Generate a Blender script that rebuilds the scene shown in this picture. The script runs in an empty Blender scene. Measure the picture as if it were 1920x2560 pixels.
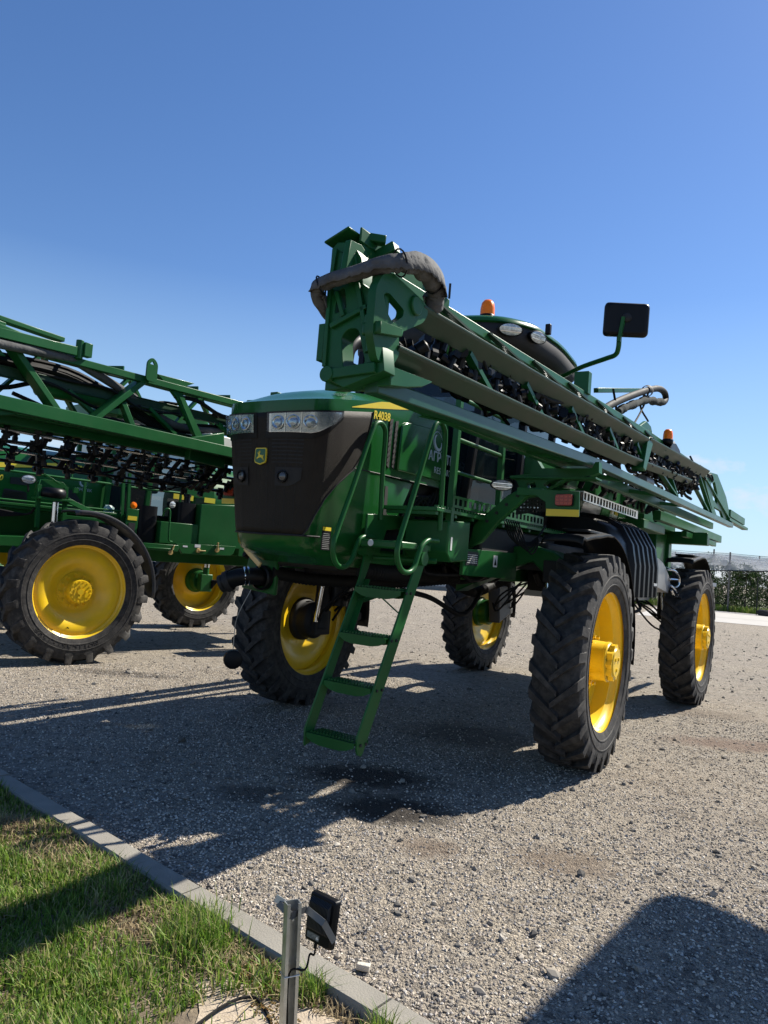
import bpy, bmesh, math, random
import numpy as np
from mathutils import Vector, Matrix
from mathutils.geometry import tessellate_polygon

# ------------------------------------------------------------------ scene, camera, light
scene = bpy.context.scene
R = math.radians
CAM_F, CAM_PITCH, CAM_ROLL, CAM_H = 1854.76, 0.060926, 0.079298, 1.66864
cam = bpy.data.cameras.new("camera"); cam_ob = bpy.data.objects.new("camera", cam)
scene.collection.objects.link(cam_ob)
cam.sensor_fit = 'VERTICAL'; cam.sensor_height = 36.0; cam.lens = 36.0*CAM_F/2560.0
cam.clip_start = 0.05; cam.clip_end = 3000
fw = Vector((0, math.cos(CAM_PITCH), math.sin(CAM_PITCH))); rt = Vector((1, 0, 0)); up = rt.cross(fw)
c_, s_ = math.cos(CAM_ROLL), math.sin(CAM_ROLL)
r2, u2 = c_*rt + s_*up, -s_*rt + c_*up
cam_ob.matrix_world = Matrix(((r2.x, u2.x, -fw.x, 0), (r2.y, u2.y, -fw.y, 0), (r2.z, u2.z, -fw.z, CAM_H), (0, 0, 0, 1)))
scene.camera = cam_ob

SUN_AZ, SUN_EL = R(54.5), R(46.0)          # azimuth from +Y towards +X
world = bpy.data.worlds.new("World"); scene.world = world; world.use_nodes = True
wn = world.node_tree; wn.nodes.clear()
def wnode(t, **k):
    n = wn.nodes.new(t)
    for a, b in k.items(): setattr(n, a, b)
    return n
sky = wnode('ShaderNodeTexSky', sky_type='NISHITA', sun_disc=False)
sky.sun_elevation = SUN_EL; sky.sun_rotation = SUN_AZ; sky.altitude = 100
sky.air_density = 0.95; sky.dust_density = 0.15; sky.ozone_density = 2.2
tc = wnode('ShaderNodeTexCoord')
sep = wnode('ShaderNodeSeparateXYZ'); wn.links.new(tc.outputs['Generated'], sep.inputs[0])
mp = wnode('ShaderNodeMapping'); mp.inputs['Scale'].default_value = (8.0, 8.0, 18.0); mp.inputs['Location'].default_value = (30.1, 2.2, 7.9)
wn.links.new(tc.outputs['Generated'], mp.inputs[0])
nz = wnode('ShaderNodeTexNoise'); nz.inputs['Scale'].default_value = 1.0; nz.inputs['Detail'].default_value = 8.0; nz.inputs['Roughness'].default_value = 0.55
wn.links.new(mp.outputs[0], nz.inputs['Vector'])
def wmath(op, a, b=None, clamp=False):
    n = wnode('ShaderNodeMath', operation=op, use_clamp=clamp)
    for i, x in enumerate((a, b)):
        if x is None: continue
        if isinstance(x, (int, float)): n.inputs[i].default_value = x
        else: wn.links.new(x, n.inputs[i])
    return n.outputs[0]
# a bank of cloud along the horizon, loose puffs up to about ten degrees, clear above
lift = wmath('SUBTRACT', wmath('MAXIMUM', wmath('MULTIPLY', wmath('SUBTRACT', 0.060, sep.outputs['Z']), 4.5), 0.0), wmath('MAXIMUM', wmath('MULTIPLY', wmath('SUBTRACT', sep.outputs['Z'], 0.150), 7.0), 0.0))
cl = wmath('ADD', nz.outputs['Fac'], lift)
cl = wmath('MULTIPLY', wmath('SUBTRACT', cl, 0.562), 8.0, True)
cl = wmath('MULTIPLY', cl, 0.88)
hz = wmath('MULTIPLY', wmath('SUBTRACT', 0.34, sep.outputs['Z']), 2.9, True)      # pale air low down
hz = wmath('MULTIPLY', hz, 0.85)
bg3 = wnode('ShaderNodeBackground'); bg3.inputs['Color'].default_value = (0.255, 0.375, 0.50, 1); bg3.inputs['Strength'].default_value = 1.0
bg1 = wnode('ShaderNodeBackground'); bg1.inputs['Strength'].default_value = 0.078
hsv = wnode('ShaderNodeHueSaturation'); hsv.inputs['Saturation'].default_value = 1.20; hsv.inputs['Hue'].default_value = 0.507
wn.links.new(sky.outputs[0], hsv.inputs['Color']); wn.links.new(hsv.outputs[0], bg1.inputs['Color'])
bg2 = wnode('ShaderNodeBackground'); bg2.inputs['Color'].default_value = (0.93, 0.96, 1.0, 1); bg2.inputs['Strength'].default_value = 0.47
mh = wnode('ShaderNodeMixShader'); wn.links.new(hz, mh.inputs[0]); wn.links.new(bg1.outputs[0], mh.inputs[1]); wn.links.new(bg3.outputs[0], mh.inputs[2])
mx = wnode('ShaderNodeMixShader'); wn.links.new(cl, mx.inputs[0]); wn.links.new(mh.outputs[0], mx.inputs[1]); wn.links.new(bg2.outputs[0], mx.inputs[2])
wo = wnode('ShaderNodeOutputWorld'); wn.links.new(mx.outputs[0], wo.inputs[0])

sd = bpy.data.lights.new("sun", 'SUN'); sd.energy = 5.0; sd.angle = R(0.53); sd.color = (1.0, 0.94, 0.83)
sun_ob = bpy.data.objects.new("sun", sd); scene.collection.objects.link(sun_ob)
SUN_DIR = Vector((math.sin(SUN_AZ)*math.cos(SUN_EL), math.cos(SUN_AZ)*math.cos(SUN_EL), math.sin(SUN_EL)))
sun_ob.rotation_euler = SUN_DIR.to_track_quat('Z', 'Y').to_euler(); sun_ob.location = (20, 15, 25)

vs = scene.view_settings; vs.view_transform = 'Standard'; vs.look = 'None'; vs.gamma = 1; vs.exposure = 0.92; vs.use_curve_mapping = False
try:
    scene.cycles.max_bounces = 6; scene.cycles.transparent_max_bounces = 12; scene.cycles.use_denoising = True
    scene.cycles.sample_clamp_indirect = 6
except Exception: pass
COL = scene.collection
rng = random.Random(7)
npr = np.random.default_rng(11)

# ------------------------------------------------------------------ materials
MAT = {}
def newmat(name):
    m = bpy.data.materials.new(name); m.use_nodes = True
    MAT[name] = m; nt = m.node_tree; b = nt.nodes['Principled BSDF']
    return m, nt, b
def nd(nt, t, **k):
    n = nt.nodes.new(t)
    for a, b in k.items(): setattr(n, a, b)
    return n
def simple(name, col, rough=0.5, metal=0.0, coat=0.0, var=0.12, vscale=3.0, dust=0.0, dustcol=(0.30, 0.25, 0.19), bump=0.0, bscale=80.0, spec=0.5, em=None):
    """paint, plastic, rubber, metal: colour varied by noise, dust gathered in patches, uneven gloss"""
    m, nt, b = newmat(name); L = nt.links.new
    t = nd(nt, 'ShaderNodeTexCoord')
    n1 = nd(nt, 'ShaderNodeTexNoise'); n1.inputs['Scale'].default_value = vscale; n1.inputs['Detail'].default_value = 5
    L(t.outputs['Object'], n1.inputs['Vector'])
    hs = nd(nt, 'ShaderNodeMixRGB', blend_type='MULTIPLY'); hs.inputs[0].default_value = 1.0; hs.inputs[1].default_value = (*col, 1)
    rp = nd(nt, 'ShaderNodeValToRGB'); rp.color_ramp.elements[0].position = .3; rp.color_ramp.elements[1].position = .7
    rp.color_ramp.elements[0].color = (1-var, 1-var, 1-var, 1); rp.color_ramp.elements[1].color = (1+var, 1+var, 1+var, 1)
    L(n1.outputs['Fac'], rp.inputs[0]); L(rp.outputs[0], hs.inputs[2])
    out = hs.outputs[0]
    if dust > 0:
        n2 = nd(nt, 'ShaderNodeTexNoise'); n2.inputs['Scale'].default_value = vscale*2.3; n2.inputs['Detail'].default_value = 8; n2.inputs['Roughness'].default_value = .65
        L(t.outputs['Object'], n2.inputs['Vector'])
        r2_ = nd(nt, 'ShaderNodeValToRGB'); r2_.color_ramp.elements[0].position = .42; r2_.color_ramp.elements[1].position = .78
        r2_.color_ramp.elements[0].color = (0, 0, 0, 1); r2_.color_ramp.elements[1].color = (dust, dust, dust, 1)
        L(n2.outputs['Fac'], r2_.inputs[0])
        dm = nd(nt, 'ShaderNodeMixRGB'); dm.inputs[2].default_value = (*dustcol, 1); L(r2_.outputs[0], dm.inputs[0]); L(out, dm.inputs[1]); out = dm.outputs[0]
    L(out, b.inputs['Base Color'])
    rr = nd(nt, 'ShaderNodeMapRange'); rr.inputs['To Min'].default_value = max(.03, rough-.08); rr.inputs['To Max'].default_value = min(1, rough+.12)
    L(n1.outputs['Fac'], rr.inputs['Value']); L(rr.outputs[0], b.inputs['Roughness'])
    b.inputs['Metallic'].default_value = metal; b.inputs['Coat Weight'].default_value = coat; b.inputs['Coat Roughness'].default_value = .12
    b.inputs['Specular IOR Level'].default_value = spec
    if bump > 0:
        n3 = nd(nt, 'ShaderNodeTexNoise'); n3.inputs['Scale'].default_value = bscale; n3.inputs['Detail'].default_value = 4
        L(t.outputs['Object'], n3.inputs['Vector'])
        bp = nd(nt, 'ShaderNodeBump'); bp.inputs['Strength'].default_value = bump; bp.inputs['Distance'].default_value = .01
        L(n3.outputs['Fac'], bp.inputs['Height']); L(bp.outputs[0], b.inputs['Normal'])
    return m
GREEN = simple('green_paint', (0.011, 0.092, 0.021), .36, coat=.04, var=.14, vscale=2.0, dust=.10, dustcol=(.09, .11, .055), spec=.2)
GREEN_BOOM = simple('green_boom_paint', (0.009, 0.085, 0.023), .36, coat=.05, var=.16, vscale=3.0, dust=.10, dustcol=(.08, .10, .06), spec=.2)
GREEN_HOOD = simple('green_hood_paint', (0.010, 0.090, 0.018), .20, coat=.16, var=.06, vscale=1.2, dust=.06, dustcol=(.09, .11, .055), spec=.25)
BEAM_GREY = simple('dusty_beam_paint', (0.012, 0.040, 0.019), .40, coat=.0, var=.25, vscale=4.0, dust=.30, dustcol=(.045, .055, .032), spec=.25)
BEAM_TEAL = simple('glossy_beam_paint', (0.009, 0.060, 0.027), .30, coat=.08, var=.14, vscale=4.0, dust=.15, dustcol=(.05, .075, .05), spec=.3)
YELLOW = simple('yellow_paint', (0.80, 0.52, 0.010), .34, coat=.2, var=.08, vscale=3.0, dust=.22, dustcol=(.36, .27, .11))
YELLOW_DECAL = simple('yellow_decal', (0.72, 0.55, 0.03), .4, var=.04)
RUBBER = simple('tyre_rubber', (0.024, 0.023, 0.023), .78, var=.25, vscale=6, dust=.7, dustcol=(.105, .097, .088), bump=.25, bscale=60, spec=.35)
BLACK = simple('black_plastic', (0.006, 0.006, 0.007), .38, var=.2, vscale=4, dust=.05, dustcol=(.04, .038, .036), spec=.2)
BLACK_MATT = simple('black_matt', (0.010, 0.010, 0.011), .7, var=.25, vscale=5, dust=.15, dustcol=(.07, .06, .05))
HOSE = simple('hose_rubber', (0.008, 0.008, 0.008), .68, var=.3, vscale=9, dust=.10, dustcol=(.04, .037, .033), spec=.18)
GRILLE = simple('grille_mesh', (0.022, 0.018, 0.014), .6, var=.18, vscale=2.5, dust=.22, dustcol=(.05, .041, .031), bump=.35, bscale=240, spec=.2)
CANVAS = simple('grey_canvas', (0.078, 0.079, 0.080), .9, var=.35, vscale=14, dust=.3, dustcol=(.15, .148, .142), bump=.5, bscale=45)
CHROME = simple('polished_steel', (0.62, 0.63, 0.65), .16, metal=1.0, var=.12, vscale=12)
STEEL = simple('galvanised_steel', (0.42, 0.44, 0.44), .42, metal=.85, var=.2, vscale=18, dust=.12)
ALU = simple('bare_aluminium', (0.55, 0.56, 0.56), .4, metal=.8, var=.12, vscale=8)
TANK = simple('stainless_tank', (0.50, 0.52, 0.54), .3, metal=.7, var=.08, vscale=3)
SILVER = simple('lamp_reflector', (0.85, 0.86, 0.88), .1, metal=1.0, var=.06, vscale=20)
ORANGE = simple('amber_lens', (1.0, 0.20, 0.0), .3, coat=.15, var=.08, vscale=30, spec=.3)
RED = simple('red_lens', (0.30, 0.030, 0.010), .3, coat=.1, var=.15, vscale=40)
WHITE = simple('white_print', (0.62, 0.63, 0.62), .5, var=.04)
GREYPRINT = simple('pale_print', (0.42, 0.50, 0.52), .4, var=.04)
MARKER = simple('marker_pen', (0.008, 0.06, 0.022), .5, var=.05)
LIGHTGREY = simple('pale_grey_paint', (0.52, 0.52, 0.50), .5, var=.1, vscale=3, dust=.15)
CONCRETE = simple('concrete', (0.235, 0.218, 0.185), .88, var=.14, vscale=7, dust=.28, dustcol=(.22, .20, .17), bump=.35, bscale=120)
ROADC = simple('concrete_road', (0.37, 0.355, 0.33), .9, var=.1, vscale=1.2, dust=.2, bump=.1, bscale=20)
PALESTONE = simple('pale_stone', (0.55, 0.50, 0.42), .85, var=.1, vscale=20, bump=.4, bscale=90)
TAN = simple('tan_handle', (0.42, 0.29, 0.10), .5, var=.1)
WOOD = simple('grey_wood_post', (0.16, 0.145, 0.13), .9, var=.2, vscale=10)
BARK = simple('bark', (0.09, 0.07, 0.05), .9, var=.3, vscale=12, bump=.5, bscale=40)
def glass(name, tint, alpha, rough=.03):
    m, nt, b = newmat(name); L = nt.links.new
    b.inputs['Base Color'].default_value = (*tint, 1); b.inputs['Roughness'].default_value = rough; b.inputs['Specular IOR Level'].default_value = .6
    tr = nd(nt, 'ShaderNodeBsdfTransparent'); tr.inputs[0].default_value = (.8, .86, .86, 1)
    mxn = nd(nt, 'ShaderNodeMixShader'); mxn.inputs[0].default_value = alpha
    L(tr.outputs[0], mxn.inputs[1]); L(b.outputs[0], mxn.inputs[2]); L(mxn.outputs[0], nt.nodes['Material Output'].inputs[0])
    return m
CABGLASS = glass('cab_glass', (0.010, 0.018, 0.022), .72)
LENS = glass('clear_lens', (0.35, 0.38, 0.4), .22)
# ------------------------------------------------------------------ mesh helpers
def V(*a): return Vector(a)
def lerp(a, b, t): return a+(b-a)*t
def spline(pts, n=6, closed=False):
    P = [Vector(p) for p in pts]; out = []
    m = len(P); rngi = range(m if closed else m-1)
    for i in rngi:
        p0 = P[(i-1) % m] if (closed or i > 0) else P[0]*2-P[1]
        p1, p2 = P[i], P[(i+1) % m]
        p3 = P[(i+2) % m] if (closed or i < m-2) else P[m-1]*2-P[m-2]
        for k in range(n):
            t = k/n
            out.append(.5*((2*p1)+(-p0+p2)*t+(2*p0-5*p1+4*p2-p3)*t*t+(-p0+3*p1-3*p2+p3)*t*t*t))
    if not closed: out.append(P[-1])
    return out
class MB:
    def __init__(s): s.v = []; s.f = []
    def add(s, vs_, fs):
        o = len(s.v); s.v += [tuple(p) for p in vs_]; s.f += [tuple(i+o for i in q) for q in fs]; return s
    def box(s, c, d, rot=None):
        x, y, z = d[0]/2, d[1]/2, d[2]/2
        P = [V(a, b, e) for a in (-x, x) for b in (-y, y) for e in (-z, z)]
        if rot is not None: P = [rot @ p for p in P]
        return s.add([p+Vector(c) for p in P], [(0, 1, 3, 2), (4, 6, 7, 5), (0, 4, 5, 1), (2, 3, 7, 6), (0, 2, 6, 4), (1, 5, 7, 3)])
    def bb(s, x0, x1, y0, y1, z0, z1): return s.box(((x0+x1)/2, (y0+y1)/2, (z0+z1)/2), (abs(x1-x0), abs(y1-y0), abs(z1-z0)))
    def beam(s, p0, p1, w, h, upv=(0, 0, 1), w1=None, h1=None):
        p0, p1 = Vector(p0), Vector(p1); d = (p1-p0).normalized(); a = d.cross(Vector(upv))
        if a.length < 1e-4: a = d.cross(V(1, 0, 0))
        a.normalize(); b = a.cross(d).normalized(); w1 = w if w1 is None else w1; h1 = h if h1 is None else h1
        P = [p0+a*(i*w/2)+b*(j*h/2) for i, j in ((-1, -1), (1, -1), (1, 1), (-1, 1))]+[p1+a*(i*w1/2)+b*(j*h1/2) for i, j in ((-1, -1), (1, -1), (1, 1), (-1, 1))]
        return s.add(P, [(3, 2, 1, 0), (4, 5, 6, 7), (0, 1, 5, 4), (1, 2, 6, 5), (2, 3, 7, 6), (3, 0, 4, 7)])
    def tube(s, pts, r, n=8, closed=False, cap=True):
        P = [Vector(p) for p in pts]; m = len(P); rs = r if isinstance(r, (list, tuple)) else [r]*m
        rings = []; ref = None
        for i in range(m):
            a = P[(i-1) % m] if (closed or i > 0) else P[0]; b = P[(i+1) % m] if (closed or i < m-1) else P[m-1]
            t = (b-a)
            t = t.normalized() if t.length > 1e-9 else V(0, 0, 1)
            if ref is None: ref = t.cross(V(0, 0, 1)) if abs(t.z) < .9 else t.cross(V(1, 0, 0))
            ref = (ref-t*ref.dot(t)); ref = ref.normalized() if ref.length > 1e-6 else t.orthogonal().normalized()
            q = t.cross(ref)
            rings.append([P[i]+(ref*math.cos(2*math.pi*k/n)+q*math.sin(2*math.pi*k/n))*rs[i] for k in range(n)])
        vs_ = [p for g in rings for p in g]; fs = []
        for i in range(m if closed else m-1):
            j = (i+1) % m
            for k in range(n): fs.append((i*n+k, i*n+(k+1) % n, j*n+(k+1) % n, j*n+k))
        if cap and not closed: fs.append(tuple(range(n))[::-1]); fs.append(tuple((m-1)*n+k for k in range(n)))
        return s.add(vs_, fs)
    def cyl(s, p0, p1, r, n=16, r1=None): return s.tube([p0, p1], [r, r if r1 is None else r1], n)
    def lathe(s, prof, c=(0, 0, 0), axis=(0, 1, 0), n=32, a0=0, a1=2*math.pi):
        ax = Vector(axis).normalized(); e1 = ax.orthogonal().normalized() if abs(ax.y) < .99 else V(1, 0, 0); e2 = V(0, 0, 1) if abs(ax.y) > .99 else ax.cross(e1)
        full = abs(a1-a0-2*math.pi) < 1e-6; m = n if full else n+1; vs_ = []; fs = []
        for (r, y) in prof:
            for k in range(m):
                a = a0+(a1-a0)*k/n; vs_.append(Vector(c)+ax*y+(e1*math.cos(a)+e2*math.sin(a))*r)
        for i in range(len(prof)-1):
            for k in range(n):
                k2 = (k+1) % m; fs.append((i*m+k, i*m+k2, (i+1)*m+k2, (i+1)*m+k))
        return s.add(vs_, fs)
    def prism(s, poly, plane, a, b, holes=()):
        """flat plate from a 2-D outline (with holes) in plane 'XZ','YZ' or 'XY', from a to b on the third axis"""
        loops = [list(poly)]+[list(h) for h in holes]
        def P(u, v, w): return {'XZ': (u, w, v), 'YZ': (w, u, v), 'XY': (u, v, w)}[plane]
        flat = [p for l in loops for p in l]; n = len(flat)
        tri = tessellate_polygon([[V(p[0], p[1], 0) for p in l] for l in loops])
        vs_ = [P(p[0], p[1], a) for p in flat]+[P(p[0], p[1], b) for p in flat]
        fs = [tuple(t) for t in tri]+[tuple(i+n for i in t[::-1]) for t in tri]
        o = 0
        for l in loops:
            m = len(l)
            for i in range(m): j = (i+1) % m; fs.append((o+i, o+j, o+j+n, o+i+n))
            o += m
        return s.add(vs_, fs)
    def grid(s, rows, closed=False):
        m = len(rows[0]); vs_ = [p for r_ in rows for p in r_]; fs = []
        for i in range(len(rows)-1):
            for k in range(m if closed else m-1): k2 = (k+1) % m; fs.append((i*m+k, i*m+k2, (i+1)*m+k2, (i+1)*m+k))
        return s.add(vs_, fs)
    def mesh(s, name, smooth=40):
        me = bpy.data.meshes.new(name); me.from_pydata(s.v, [], s.f); me.validate()
        bm = bmesh.new(); bm.from_mesh(me); bmesh.ops.recalc_face_normals(bm, faces=bm.faces); bm.to_mesh(me); bm.free()
        if smooth:
            me.polygons.foreach_set('use_smooth', [True]*len(me.polygons)); me.set_sharp_from_angle(angle=R(smooth))
        else: me.shade_flat()
        return me
    def build(s, name, mat, parent=None, bevel=0, smooth=40, seg=2):
        return put(name, s.mesh(name, smooth), mat, parent, bevel, seg)
def put(name, me, mat, parent=None, bevel=0, seg=2, loc=None, rot=None):
    if not me.materials: me.materials.append(mat)
    o = bpy.data.objects.new(name, me); COL.objects.link(o); o.parent = parent
    if loc is not None: o.location = loc
    if rot is not None: o.rotation_euler = rot
    if bevel:
        m = o.modifiers.new('bevel', 'BEVEL'); m.width = bevel; m.segments = seg; m.limit_method = 'ANGLE'; m.angle_limit = R(38)
        try: m.harden_normals = False
        except Exception: pass
    return o
def empty(name, loc=(0, 0, 0), rz=0, parent=None):
    o = bpy.data.objects.new(name, None); COL.objects.link(o); o.location = loc; o.rotation_euler = (0, 0, rz); o.parent = parent; o.empty_display_size = .2
    return o
def tag(o, label=None, cat=None, group=None, kind=None):
    if label: o['label'] = label
    if cat: o['category'] = cat
    if group: o['group'] = group
    if kind: o['kind'] = kind
    return o
def text(name, body, size, org, xdir, ydir, mat, parent=None, depth=.002, shear=0, bold=0, align='LEFT'):
    cu = bpy.data.curves.new(name, 'FONT'); cu.body = body; cu.size = size; cu.extrude = depth; cu.shear = shear; cu.offset = bold; cu.align_x = align; cu.resolution_u = 3
    tmp = bpy.data.objects.new(name, cu); COL.objects.link(tmp)
    me = bpy.data.meshes.new_from_object(tmp); bpy.data.objects.remove(tmp); bpy.data.curves.remove(cu)
    x, y = Vector(xdir).normalized(), Vector(ydir).normalized(); z = x.cross(y)
    me.transform(Matrix(((x.x, y.x, z.x, org[0]), (x.y, y.y, z.y, org[1]), (x.z, y.z, z.z, org[2]), (0, 0, 0, 1))))
    me.name = name
    return put(name, me, mat, parent)
def blob(name, c, r, mat, parent, sub=2, noise=.25, squash=(1, 1, 1), seed=1):
    bm = bmesh.new(); bmesh.ops.create_icosphere(bm, subdivisions=sub, radius=1); q = random.Random(seed)
    for v in bm.verts: v.co = Vector((v.co.x*squash[0], v.co.y*squash[1], v.co.z*squash[2]))*r*(1+q.uniform(-noise, noise))+Vector(c)
    me = bpy.data.meshes.new(name); bm.to_mesh(me); bm.free()
    return put(name, me, mat, parent)
# ------------------------------------------------------------------ ground, kerb, lawn
def gravel_nodes(nt, b, stones=True):
    L = nt.links.new
    t = nd(nt, 'ShaderNodeTexCoord')
    def vor(sc_, rnd=1.0):
        v = nd(nt, 'ShaderNodeTexVoronoi'); v.inputs['Scale'].default_value = sc_; v.inputs['Randomness'].default_value = rnd; L(t.outputs['Object'], v.inputs['Vector']); return v
    def noi(sc_, det=6, ro=.6):
        v = nd(nt, 'ShaderNodeTexNoise'); v.inputs['Scale'].default_value = sc_; v.inputs['Detail'].default_value = det; v.inputs['Roughness'].default_value = ro; L(t.outputs['Object'], v.inputs['Vector']); return v
    def ramp(src, stops):
        r_ = nd(nt, 'ShaderNodeValToRGB'); e = r_.color_ramp.elements
        while len(e) < len(stops): e.new(.5)
        for k, (p, c) in enumerate(stops): e[k].position = p; e[k].color = (*c, 1)
        L(src, r_.inputs[0]); return r_.outputs[0]
    def mix(f, a, c, bt='MIX'):
        m = nd(nt, 'ShaderNodeMixRGB', blend_type=bt)
        for i, x in enumerate((f, a, c)):
            if isinstance(x, (int, float)): m.inputs[i].default_value = x
            elif isinstance(x, tuple): m.inputs[i].default_value = (*x, 1)
            else: L(x, m.inputs[i])
        return m.outputs[0]
    va, vb = vor(75), vor(165)
    sepa = nd(nt, 'ShaderNodeSeparateColor'); L(va.outputs['Color'], sepa.inputs[0])
    sepb = nd(nt, 'ShaderNodeSeparateColor'); L(vb.outputs['Color'], sepb.inputs[0])
    cs = [(0, (.07, .062, .052)), (.3, (.23, .20, .165)), (.55, (.42, .365, .28)), (.75, (.50, .41, .305)), (.92, (.66, .595, .48)), (1, (.30, .27, .24))]
    ca, cb = ramp(sepa.outputs[0], cs), ramp(sepb.outputs[1], cs)
    big = noi(.55, 5, .6)
    col = mix(.45, ca, cb)
    # trodden fines between the stones, in wide patches
    fine = noi(9, 8, .7)
    patch = ramp(big.outputs['Fac'], [(.36, (0, 0, 0)), (.58, (.85, .85, .85))])
    col = mix(patch, col, ramp(fine.outputs['Fac'], [(.3, (.19, .165, .135)), (.7, (.44, .385, .315))]))
    n3 = noi(2.3, 6, .65)
    col = mix(ramp(n3.outputs['Fac'], [(.54, (0, 0, 0)), (.72, (.6, .6, .6))]), col, (.15, .115, .082))
    vc = vor(26); sepc = nd(nt, 'ShaderNodeSeparateColor'); L(vc.outputs['Color'], sepc.inputs[0])
    coarse = noi(34, 3, .6)
    col = mix(ramp(sepc.outputs[2], [(.80, (0, 0, 0)), (.84, (.75, .75, .75))]), col, ramp(sepc.outputs[0], [(0, (.10, .088, .075)), (.5, (.22, .195, .165)), (1, (.46, .42, .36))]))
    col = mix(ramp(coarse.outputs['Fac'], [(.30, (.55, .55, .55)), (.46, (0, 0, 0))]), col, (.085, .072, .058))  # paints small dark shadows into the dips between the stones
    sp = nd(nt, 'ShaderNodeSeparateXYZ'); L(t.outputs['Object'], sp.inputs[0])
    def stain(cx, cy, sx, sy, colr, amt):
        nonlocal col
        d = nd(nt, 'ShaderNodeVectorMath', operation='SUBTRACT'); L(t.outputs['Object'], d.inputs[0]); d.inputs[1].default_value = (cx, cy, 0)
        m_ = nd(nt, 'ShaderNodeVectorMath', operation='MULTIPLY'); L(d.outputs[0], m_.inputs[0]); m_.inputs[1].default_value = (1/sx, 1/sy, 0)
        l_ = nd(nt, 'ShaderNodeVectorMath', operation='LENGTH'); L(m_.outputs[0], l_.inputs[0])
        a_ = nd(nt, 'ShaderNodeMath', operation='ADD'); L(l_.outputs['Value'], a_.inputs[0]); L(n4.outputs['Fac'], a_.inputs[1])
        r_ = nd(nt, 'ShaderNodeMapRange'); r_.inputs['From Min'].default_value = 1.55; r_.inputs['From Max'].default_value = .95; r_.inputs['To Min'].default_value = 0; r_.inputs['To Max'].default_value = amt
        L(a_.outputs[0], r_.inputs['Value']); col = mix(r_.outputs[0], col, colr)
    n4 = noi(6, 7, .7)
    for (cx, cy, sx, sy, c, a) in ((.22, 5.05, .55, .38, (.022, .018, .016), .9), (.05, 5.75, .65, .38, (.025, .021, .018), .9), (-.75, 5.15, .3, .22, (.05, .045, .04), .6),
                                   (1.2, 4.4, .40, .28, (.13, .085, .055), .5), (.42, 4.45, .25, .2, (.12, .075, .05), .5), (3.95, 7.9, 1.0, .38, (.15, .085, .06), .6), (-3.0, 9.2, .9, .25, (.05, .042, .035), .7), (1.0, 7.4, .7, .6, (.06, .045, .035), .6), (4.2, 9.6, 1.0, .4, (.14, .1, .07), .4)):
        stain(cx, cy, sx, sy, c, a)
    L(col, b.inputs['Base Color']); b.inputs['Roughness'].default_value = .92; b.inputs['Specular IOR Level'].default_value = .25
    h1 = nd(nt, 'ShaderNodeMath', operation='MULTIPLY'); L(va.outputs['Distance'], h1.inputs[0]); h1.inputs[1].default_value = -1.0
    h2 = nd(nt, 'ShaderNodeMath', operation='MULTIPLY'); L(vb.outputs['Distance'], h2.inputs[0]); h2.inputs[1].default_value = -.55
    h3 = nd(nt, 'ShaderNodeMath', operation='ADD'); L(h1.outputs[0], h3.inputs[0]); L(h2.outputs[0], h3.inputs[1])
    h4 = nd(nt, 'ShaderNodeMath', operation='MULTIPLY'); L(fine.outputs['Fac'], h4.inputs[0]); h4.inputs[1].default_value = 1.6
    h5 = nd(nt, 'ShaderNodeMath', operation='ADD'); L(h3.outputs[0], h5.inputs[0]); L(h4.outputs[0], h5.inputs[1])
    h6 = nd(nt, 'ShaderNodeMath', operation='MULTIPLY_ADD'); L(coarse.outputs['Fac'], h6.inputs[0]); h6.inputs[1].default_value = 2.2; L(h5.outputs[0], h6.inputs[2])
    bp = nd(nt, 'ShaderNodeBump'); bp.inputs['Strength'].default_value = 1.0; bp.inputs['Distance'].default_value = .016
    L(h6.outputs[0], bp.inputs['Height']); L(bp.outputs[0], b.inputs['Normal'])
GRAVEL_M, nt_, b_ = newmat('gravel_ground'); gravel_nodes(nt_, b_)
def island_mat(name, stops, rough=.9, trans=0.0):
    m, nt, b = newmat(name); L = nt.links.new
    g = nd(nt, 'ShaderNodeNewGeometry'); r_ = nd(nt, 'ShaderNodeValToRGB'); e = r_.color_ramp.elements
    while len(e) < len(stops): e.new(.5)
    for k, (p, c) in enumerate(stops): e[k].position = p; e[k].color = (*c, 1)
    L(g.outputs['Random Per Island'], r_.inputs[0]); L(r_.outputs[0], b.inputs['Base Color']); b.inputs['Roughness'].default_value = rough; b.inputs['Specular IOR Level'].default_value = .25
    if trans:
        tl = nd(nt, 'ShaderNodeBsdfTranslucent'); L(r_.outputs[0], tl.inputs[0]); mxn = nd(nt, 'ShaderNodeMixShader'); mxn.inputs[0].default_value = trans
        L(b.outputs[0], mxn.inputs[1]); L(tl.outputs[0], mxn.inputs[2]); L(mxn.outputs[0], nt.nodes['Material Output'].inputs[0])
    return m
STONES = island_mat('gravel_stones', [(0, (.10, .098, .095)), (.25, (.25, .225, .195)), (.5, (.44, .39, .32)), (.7, (.51, .42, .335)), (.85, (.66, .60, .51)), (1, (.30, .29, .29))])
BIGSTONES = island_mat('loose_stone_faces', [(0, (.075, .07, .065)), (.35, (.16, .148, .13)), (.7, (.25, .225, .19)), (.92, (.33, .29, .24)), (1, (.42, .39, .34))])
GRASS_M = island_mat('grass_blades', [(0, (.065, .13, .018)), (.3, (.12, .23, .028)), (.6, (.19, .30, .04)), (.78, (.28, .32, .08)), (.9, (.42, .38, .19)), (1, (.32, .26, .13))], .5, .45)
DRY_M = island_mat('dry_grass', [(0, (.26, .20, .11)), (.5, (.36, .29, .17)), (1, (.17, .12, .07))], .8, .2)
LEAF = island_mat('orchard_leaves', [(0, (.012, .032, .008)), (.5, (.028, .062, .014)), (.85, (.055, .095, .026)), (1, (.12, .15, .06))], .45, .3)
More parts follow.
